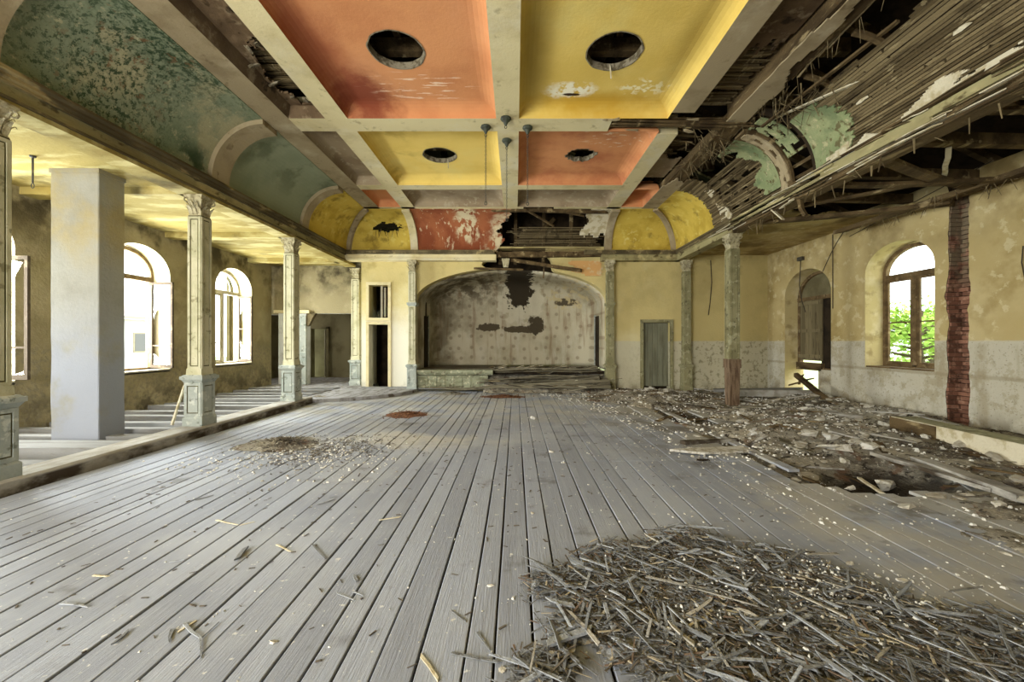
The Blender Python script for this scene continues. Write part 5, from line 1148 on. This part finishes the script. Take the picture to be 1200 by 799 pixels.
# planks and beams in the rubble
def plank(name, label, p, q, w, h, mat, cat='plank', seg=5, jit=.012, sag=0, grp=None):
    p = Vector(p); q = Vector(q); m = MB(); m.bar((0, 0, 0), q-p, w, h, seg=seg, jit=jit, sag=sag)
    return tag(m.build(name, mat, loc=p), label, cat, grp)
def gz(px, py, dz=0.0):
    p = floor_at(px, py); z = max(rubble_z(p.x, p.y), -.15) if p.x > edge_x(p.y) else 0
    p = floor_at(px, py, z); p.z = z+dz; return p
bx = thing('timber_box', 'long hollow timber casing lying along the right wall', 'timber')
mb = MB()
A = Vector((6.29, 6.5, .0)); B = Vector((5.86, 2.6, .03)); d = (B-A).normalized(); sd = Vector((-d.y, d.x, 0))
for nm, o0, o1, z0, z1, mt in (('top_board', 0, .34, .25, .28, m_colg), ('near_board', -.03, .0, .0, .28, m_frag), ('end_patch', -.05, -.032, .01, .27, m_timber), ('far_board', .34, .37, .0, .25, m_timber)):
    m = MB(); m.loft([[pt+sd*o0+Vector((0, 0, z0)), pt+sd*o1+Vector((0, 0, z0)), pt+sd*o1+Vector((0, 0, z1)), pt+sd*o0+Vector((0, 0, z1))] for pt in [A+(B-A)*t for t in ((0, .1, .2) if nm == 'end_patch' else (0, .25, .5, .75, 1))]])
    m.build(nm, mt, bx)
m = MB(); m.loft([[A+sd*o+Vector((0, 0, z)) for o, z in ((-.03, 0), (.37, 0), (.37, .28), (-.03, .28))]]+[[A-d*.03+sd*o+Vector((0, 0, z)) for o, z in ((-.03, 0), (.37, 0), (.37, .28), (-.03, .28))]]); m.build('end_board', m_timber, bx)
WP = m_joist
plank('plank', 'grey dusty joist lying beside the timber casing, inner side', gz(1080, 545, .05), gz(1200, 590, .05), .16, .07, m_curb)
plank('plank', 'weathered plank between the pit and the timber casing', gz(1030, 536, .04), gz(1165, 578, .04), .14, .04, m_curb)
plank('plank', 'thin pale board at the right end of the pit', gz(1120, 562, .04), gz(1150, 585, .04), .08, .02, WP)
plank('plank', 'narrow pale stick pointing out of the dark pit', gz(1007, 562, .02), gz(1035, 581, .02), .035, .02, m_frag)
plank('plank', 'dusty white plank end lying across the joists before the rubble', gz(805, 533, .04), gz(876, 529, .04), .24, .03, m_slab)
plank('plank', 'grey plank behind the dusty white plank end', gz(800, 521, .03), gz(870, 518, .03), .10, .05, m_curb)
plank('plank', 'dark charred plank edge under the dusty white plank', gz(820, 540, -.0), gz(890, 538, -.0), .06, .04, m_dark)
plank('plank', 'broken board leaning over the hole near the back door', gz(770, 497, .05), gz(806, 484, .06), .10, .025, m_timber)
plank('plank', 'splintered board right of the hole near the back door', gz(800, 494, .03), gz(846, 492, .05), .09, .025, m_timber)
plank('plank', 'short dark board left of the hole near the back door', gz(752, 492, .02), gz(778, 480, .04), .08, .025, m_timber)
plank('plank', 'dark joist across the back right corner behind the stripped column', (5.6, 10.2, .18), (7.6, 10.0, .2), .12, .16, m_curb)
plank('plank', 'pale sill plank in the back right corner under the boarded opening', (5.4, 10.6, .20), (7.7, 10.6, .23), .24, .07, WP)
plank('plank', 'long broken beam slanting down from the boarded opening', (7.55, 10.55, .62), (7.1, 8.9, .18), .10, .10, m_timber)
plank('plank', 'short upright splintered slat in the boarded opening', (7.75, 10.7, .35), (7.7, 10.5, .62), .06, .02, m_timber)
plank('plank', 'dark slanted slat beside the beam at the boarded opening', (7.6, 10.9, .3), (7.72, 10.2, .55), .07, .03, m_timber)
plank('plank', 'brown board lying along the foot of the right wall below the window', (7.5, 8.6, .14), (7.3, 7.0, .18), .16, .03, m_timber)
plank('plank', 'grey beam lying before the right window among the rubble', (5.9, 7.9, .1), (6.2, 7.1, .12), .14, .12, m_curb)
for k in range(90):
    y = 3.4+8.0*R.random(); x = edge_x(y)+.3+R.random()*(7.0-edge_x(y)); a = R.gauss(0, .8) if k % 2 else R.gauss(1.9, .25); L = R.uniform(.25, .9)
    p = Vector((x, y, rubble_z(x, y)+.02)); q = Vector((min(7.6, x+L*math.cos(a)), y+L*math.sin(a)*.7, 0)); q.z = rubble_z(q.x, q.y)+.03
    wh = 'by the closed back door' if y > 9 and x < 5 else 'in the back right corner' if y > 8.6 else 'around the stripped column' if y > 7 else 'near the dark pit' if y < 5.6 else 'between the pit and the stripped column'
    plank('broken_board', ('%s %s board half buried %s' % ('long' if L > .6 else 'short', 'thin' if k % 3 else 'stout', wh)), p, q, R.uniform(.03, .06) if k % 3 else R.uniform(.08, .12), .018, R.choice((m_timber, m_curb, m_rotten)), 'board', 3, .012, 0, 'broken boards '+wh)

# ---------------------------------------------------------------- lath splinters
def splinter_mb(L, w, h):
    m = MB(); b = R.uniform(-.04, .04)*L
    m.bar((-L/2, 0, 0), (L/2, b, 0), w, h, t0=R.uniform(.5, 1), t1=R.uniform(.35, 1), seg=2, jit=w*.25); return m
def stick(pts, w, label, dz=.006, mat=None, h=None):
    a = floor_at(*pts[:2]); b = floor_at(*pts[2:]); c = (a+b)/2; L = (b-a).length
    m = splinter_mb(L, w, h or w*.45); o = m.build('splinter', mat or m_splint, loc=(c.x, c.y, dz+(h or w*.45)/2)); o.rotation_euler = (0, 0, math.atan2(b.y-a.y, b.x-a.x)); return tag(o, label, 'splinter')
LS = [((216, 732, 238, 749), .022, 'thick grey stick on top of the small crossed pile, left front'), ((235, 750, 237, 771), .018, 'stick end pointing to the camera below the crossed pile'),
 ((202, 739, 199, 753), .02, 'short dark stick at the left of the crossed pile'), ((208, 742, 230, 728), .012, 'thin pale stick behind the crossed pile'), ((236, 748, 255, 730), .008, 'thin straw right of the crossed pile'),
 ((133, 755, 150, 739), .014, 'single dark stick left of the crossed pile'), ((278, 656, 289, 643), .03, 'dark flat wood flake on the left boards'), ((109, 675, 127, 676), .014, 'pale grey stick lying level on the far left boards'),
 ((72, 708, 103, 711), .02, 'brown dry husk on the far left boards'), ((254, 610, 278, 616), .016, 'pale bent stick left of the middle boards'), ((281, 616, 298, 612), .012, 'pale twig end beside the bent stick'),
 ((200, 659, 217, 656), .012, 'dark twig on the left boards behind the husk'), ((366, 639, 383, 655), .024, 'pale stick on a white smear, middle left boards'), ((324, 639, 339, 647), .016, 'grey stick on the left of the pale stick'),
 ((395, 696, 415, 704), .012, 'small crossed grey stick on the front boards'), ((414, 694, 424, 698), .012, 'short stub beside the small crossed stick'), ((415, 675, 418, 682), .02, 'short upright chip on the front boards'),
 ((445, 610, 469, 606), .014, 'tan stick on the boards in mid picture'), ((529, 716, 546, 728), .012, 'stick at the left fringe of the lath heap'), ((493, 769, 513, 798), .015, 'yellowish stick at the front edge left of the heap'),
 ((559, 742, 575, 763), .013, 'grey stick pointing right at the heap fringe'), ((529, 766, 586, 776), .014, 'long grey stick pair at the lower left fringe'), ((372, 592, 392, 585), .02, 'dark splinter on the far middle boards'), ((230, 586, 250, 581), .02, 'dark splinter on the far left boards near the curb'),
 ((643, 758, 743, 713), .022, 'longest lath lying across the left part of the heap'), ((641, 766, 692, 746), .045, 'thick split batten under the longest lath'), ((702, 728, 709, 685), .02, 'lath pointing away above the longest lath'),
 ((806, 743, 835, 721), .022, 'pale yellow split piece in the middle of the heap'), ((755, 705, 780, 731), .016, 'grey lath slanting right in the middle of the heap'), ((740, 679, 772, 697), .016, 'grey lath near the top middle of the heap'),
 ((654, 766, 681, 790), .024, 'broad flat chip at the front left of the heap'), ((626, 785, 653, 799), .024, 'dark flat lath at the front edge of the heap'), ((617, 797, 637, 768), .014, 'lath pointing away at the front left corner of the heap'),
 ((849, 723, 889, 730), .014, 'level lath right of the pale yellow piece'), ((858, 771, 875, 799), .022, 'lath pointing to the camera at the front of the heap'), ((995, 749, 1049, 762), .022, 'pale grey broad lath at the right of the heap'),
 ((997, 753, 1072, 799), .026, 'longest lath at the front right of the heap'), ((937, 748, 964, 776), .022, 'grey lath slanting to the right front of the heap'), ((900, 695, 935, 698), .012, 'straight pale lath at the upper right of the heap'),
 ((845, 655, 884, 664), .02, 'pale broad lath at the top right of the heap'), ((843, 661, 868, 665), .016, 'whitish short lath just under the top broad one'), ((1112, 700, 1152, 695), .016, 'long twig on the boards right of the heap')]
for k, (pts, w, lab) in enumerate(LS):
    inheap = pts[0] > 590 and k > 23
    stick(pts, w, lab, .035 if inheap else .002, m_frag if ('pale' in lab or 'tan' in lab or 'yellow' in lab) and k != 12 else m_splint)
hm = MB().grid(lambda u, v: (lambda x, y: (x, y, min(.07, max(-.01, .02*in_heap(x, y)+.012*N1(x*20, y*20, 1)+.006*N1(x*50, y*50, 1)))))(.0+4.6*u, 1.2+2.1*v), 220, 110, lambda u, v: in_heap(4.6*u, 1.2+2.1*v) > .30+.3*N1(u*60, v*30, 4)).build('chip_bed', m_chips)
hm['kind'] = 'stuff'; tag(hm, 'bed of fine wood chips under the lath heap in the right foreground', 'wood chips')
def heap_spot(rnd):
    while True:
        x, y = rnd.uniform(0, 4.4), rnd.uniform(1.25, 3.2)
        if in_heap(x, y) > rnd.uniform(-.35, .6): return x, y
protos = [splinter_mb(L, w, w*.4).mesh('splinter', m_splint) for L, w in ((.12, .016), (.16, .018), (.19, .021), (.25, .022), (.14, .027), (.10, .022), (.33, .023), (.22, .015))]
for k in range(255):
    x, y = heap_spot(R); pr = R.choice(protos); o = link('splinter', pr, None, (x, y, .024+.03*R.random()+.018*max(0, min(1, in_heap(x, y)))))
    o.rotation_euler = (R.uniform(-.3, .3), R.uniform(-.16, .16), R.gauss(-.35, 1.1))
    ln = {0: 'short', 1: 'middling', 2: 'middling', 3: 'long', 4: 'broad short', 5: 'stubby', 6: 'longest kind of', 7: 'long'}[protos.index(pr)]
    px = VX+(x-CX)*F/y
    wh = ('at the left end' if px < 720 else 'in the middle' if px < 900 else 'at the right end')+(' of the heap, far edge' if y > 2.35 else ' of the heap' if y > 1.9 else ' of the heap, near edge')
    tag(o, ln+' grey lath splinter '+wh, 'splinter', 'lath splinters '+wh.replace(',', ''))
mb = MB(); rr = random.Random(11)
for k in range(6000):
    x, y = heap_spot(rr); L = rr.choice((.02, .03, .04, .05, .07, .09, .13)); w = rr.uniform(.004, .012); a = rr.gauss(-.3, 1.1); t = rr.uniform(-.25, .25)
    z = .010+.03*rr.random()+.018*max(0, min(1, in_heap(x, y)))
    c, s = math.cos(a)*L/2, math.sin(a)*L/2; nx, ny = -math.sin(a)*w/2, math.cos(a)*w/2; dz = t*L/2; h = w*.35
    e = rr.uniform(.3, 1)
    mb.add([(x-c-nx, y-s-ny, z-dz), (x+c-nx*e, y+s-ny*e, z+dz), (x+c+nx*e, y+s+ny*e, z+dz), (x-c+nx, y-s+ny, z-dz), (x-c-nx, y-s-ny, z-dz+h), (x+c-nx*e, y+s-ny*e, z+dz+h), (x+c+nx*e, y+s+ny*e, z+dz+h), (x-c+nx, y-s+ny, z-dz+h)],
           [(4, 5, 6, 7), (0, 1, 5, 4), (2, 3, 7, 6), (1, 2, 6, 5), (3, 0, 4, 7)], rr.choice((0, 0, 0, 0, 0, 1, 1, 1, 0, 1, 3, 0, 0, 0, 1, 2)))
m_s2 = M('dark splinter', (100, 92, 80), [dict(c=(74, 66, 56), s=20, lo=.45, hi=.6)]); m_s3 = M('rusty chip', (114, 96, 80)); m_s4 = M('pale chip', (168, 156, 132))
o = mb.build('lath_fragments', [m_splint, m_s2, m_s3, m_s4]); o['kind'] = 'stuff'; tag(o, 'countless small lath fragments of the foreground heap', 'splinters')
mb = MB()
for k in range(420):                                               # stray chips between heap and middle
    x, y = rr.uniform(-3.8, 2.4), rr.uniform(1.3, 6.5); L = rr.uniform(.01, .05); a = rr.uniform(0, 3.1); w = rr.uniform(.004, .01)
    mb.bar((x, y, .003), (x+L*math.cos(a), y+L*math.sin(a), .004), w, w*.5)
for k in range(500):
    x, y = -2.6+rr.gauss(0, .5), 5.55+rr.gauss(0, .38); L = rr.uniform(.01, .07); a = rr.uniform(0, 3.1); w = rr.uniform(.005, .014)
    mb.bar((x, y, .008), (x+L*math.cos(a), y+L*math.sin(a), .02*rr.random()), w, w*.5)
for k in range(1500):
    y = 2.2+9.5*rr.random(); x = edge_x(y)+rr.random()*(7.6-edge_x(y)); L = rr.uniform(.03, .16); a = rr.uniform(-1, 1.2); w = rr.uniform(.006, .02); z = rubble_z(x, y)+.01
    mb.bar((x, y, z), (x+L*math.cos(a), y+L*math.sin(a), z+rr.uniform(-.02, .03)), w, w*.5)
o = mb.build('stray_chips', m_s2); o['kind'] = 'stuff'; tag(o, 'stray dark wood chips and twigs strewn over the floor', 'wood chips')

# ---------------------------------------------------------------- outside the windows
struct(MB().box(-60, 60, -40, 60, -.9, -.8).build('ground', m_grass))
h = thing('house', 'pale house outside the left windows', 'house', (-19, 13, -.8))
MB().box(-.3, .3, -11, 9, 0, 3.4).build('wall', m_house, h)
MB().loft([[(.6, y, 3.4), (-5, y, 6.4), (-5, y, 6.6), (.7, y, 3.5)] for y in (-11.5, 9.5)]).build('roof', m_roofh, h)
for y in (-8, -5, -2, 1.2, 4.4, 7):
    f = MB().box(.28, .34, y-.38, y+.38, 1.75, 2.75).build('window_frame', m_sash, h); MB().box(.33, .35, y-.31, y+.31, 1.82, 2.68).build('pane', m_pane, f)
def tree(x, y, hgt, rad, label, n, seed):
    rn = random.Random(seed); t = thing('tree', label, 'tree', (x, y, -.8))
    MB().tube([(0, 0, 0), (.1, .05, hgt*.4), (0, .1, hgt*.75), (.1, 0, hgt)], [.2, .15, .1, .04], 8).build('trunk', m_bark, t)
    br = MB(); lf = MB()
    for k in range(26):
        a = rn.uniform(0, 6.28); z0 = hgt*rn.uniform(.12, .9); L = rad*rn.uniform(.6, 1.05)
        e = Vector((math.cos(a)*L, math.sin(a)*L, z0+rn.uniform(-.3, .7))); mid = Vector((e.x*.5, e.y*.5, z0+.25)); br.tube([(0, .05, z0), mid, e], [.045, .025, .01], 5)
        for _ in range(n//26):
            q = rn.uniform(.25, 1.05); c = Vector((0, .05, z0)).lerp(e, q)+Vector((rn.gauss(0, .28), rn.gauss(0, .28), rn.gauss(0, .25))); s = rn.uniform(.05, .12)
            u = Vector((rn.uniform(-1, 1), rn.uniform(-1, 1), rn.uniform(-.5, .5))).normalized()*s; w = Vector((rn.uniform(-1, 1), rn.uniform(-1, 1), rn.uniform(-1, 1))).cross(u).normalized()*s*.6
            lf.add([c-u, c+w, c+u, c-w], [(0, 1, 2, 3)])
    br.build('branches', m_bark, t); o = lf.build('foliage', m_leaf, t); o['kind'] = 'stuff'
tree(13.2, 12.9, 3.3, 2.1, 'leafy tree close outside the glazed right window', 2600, 4)
tree(18.5, 17.5, 3.9, 2.6, 'second leafy tree farther off outside the glazed right window', 4200, 5)
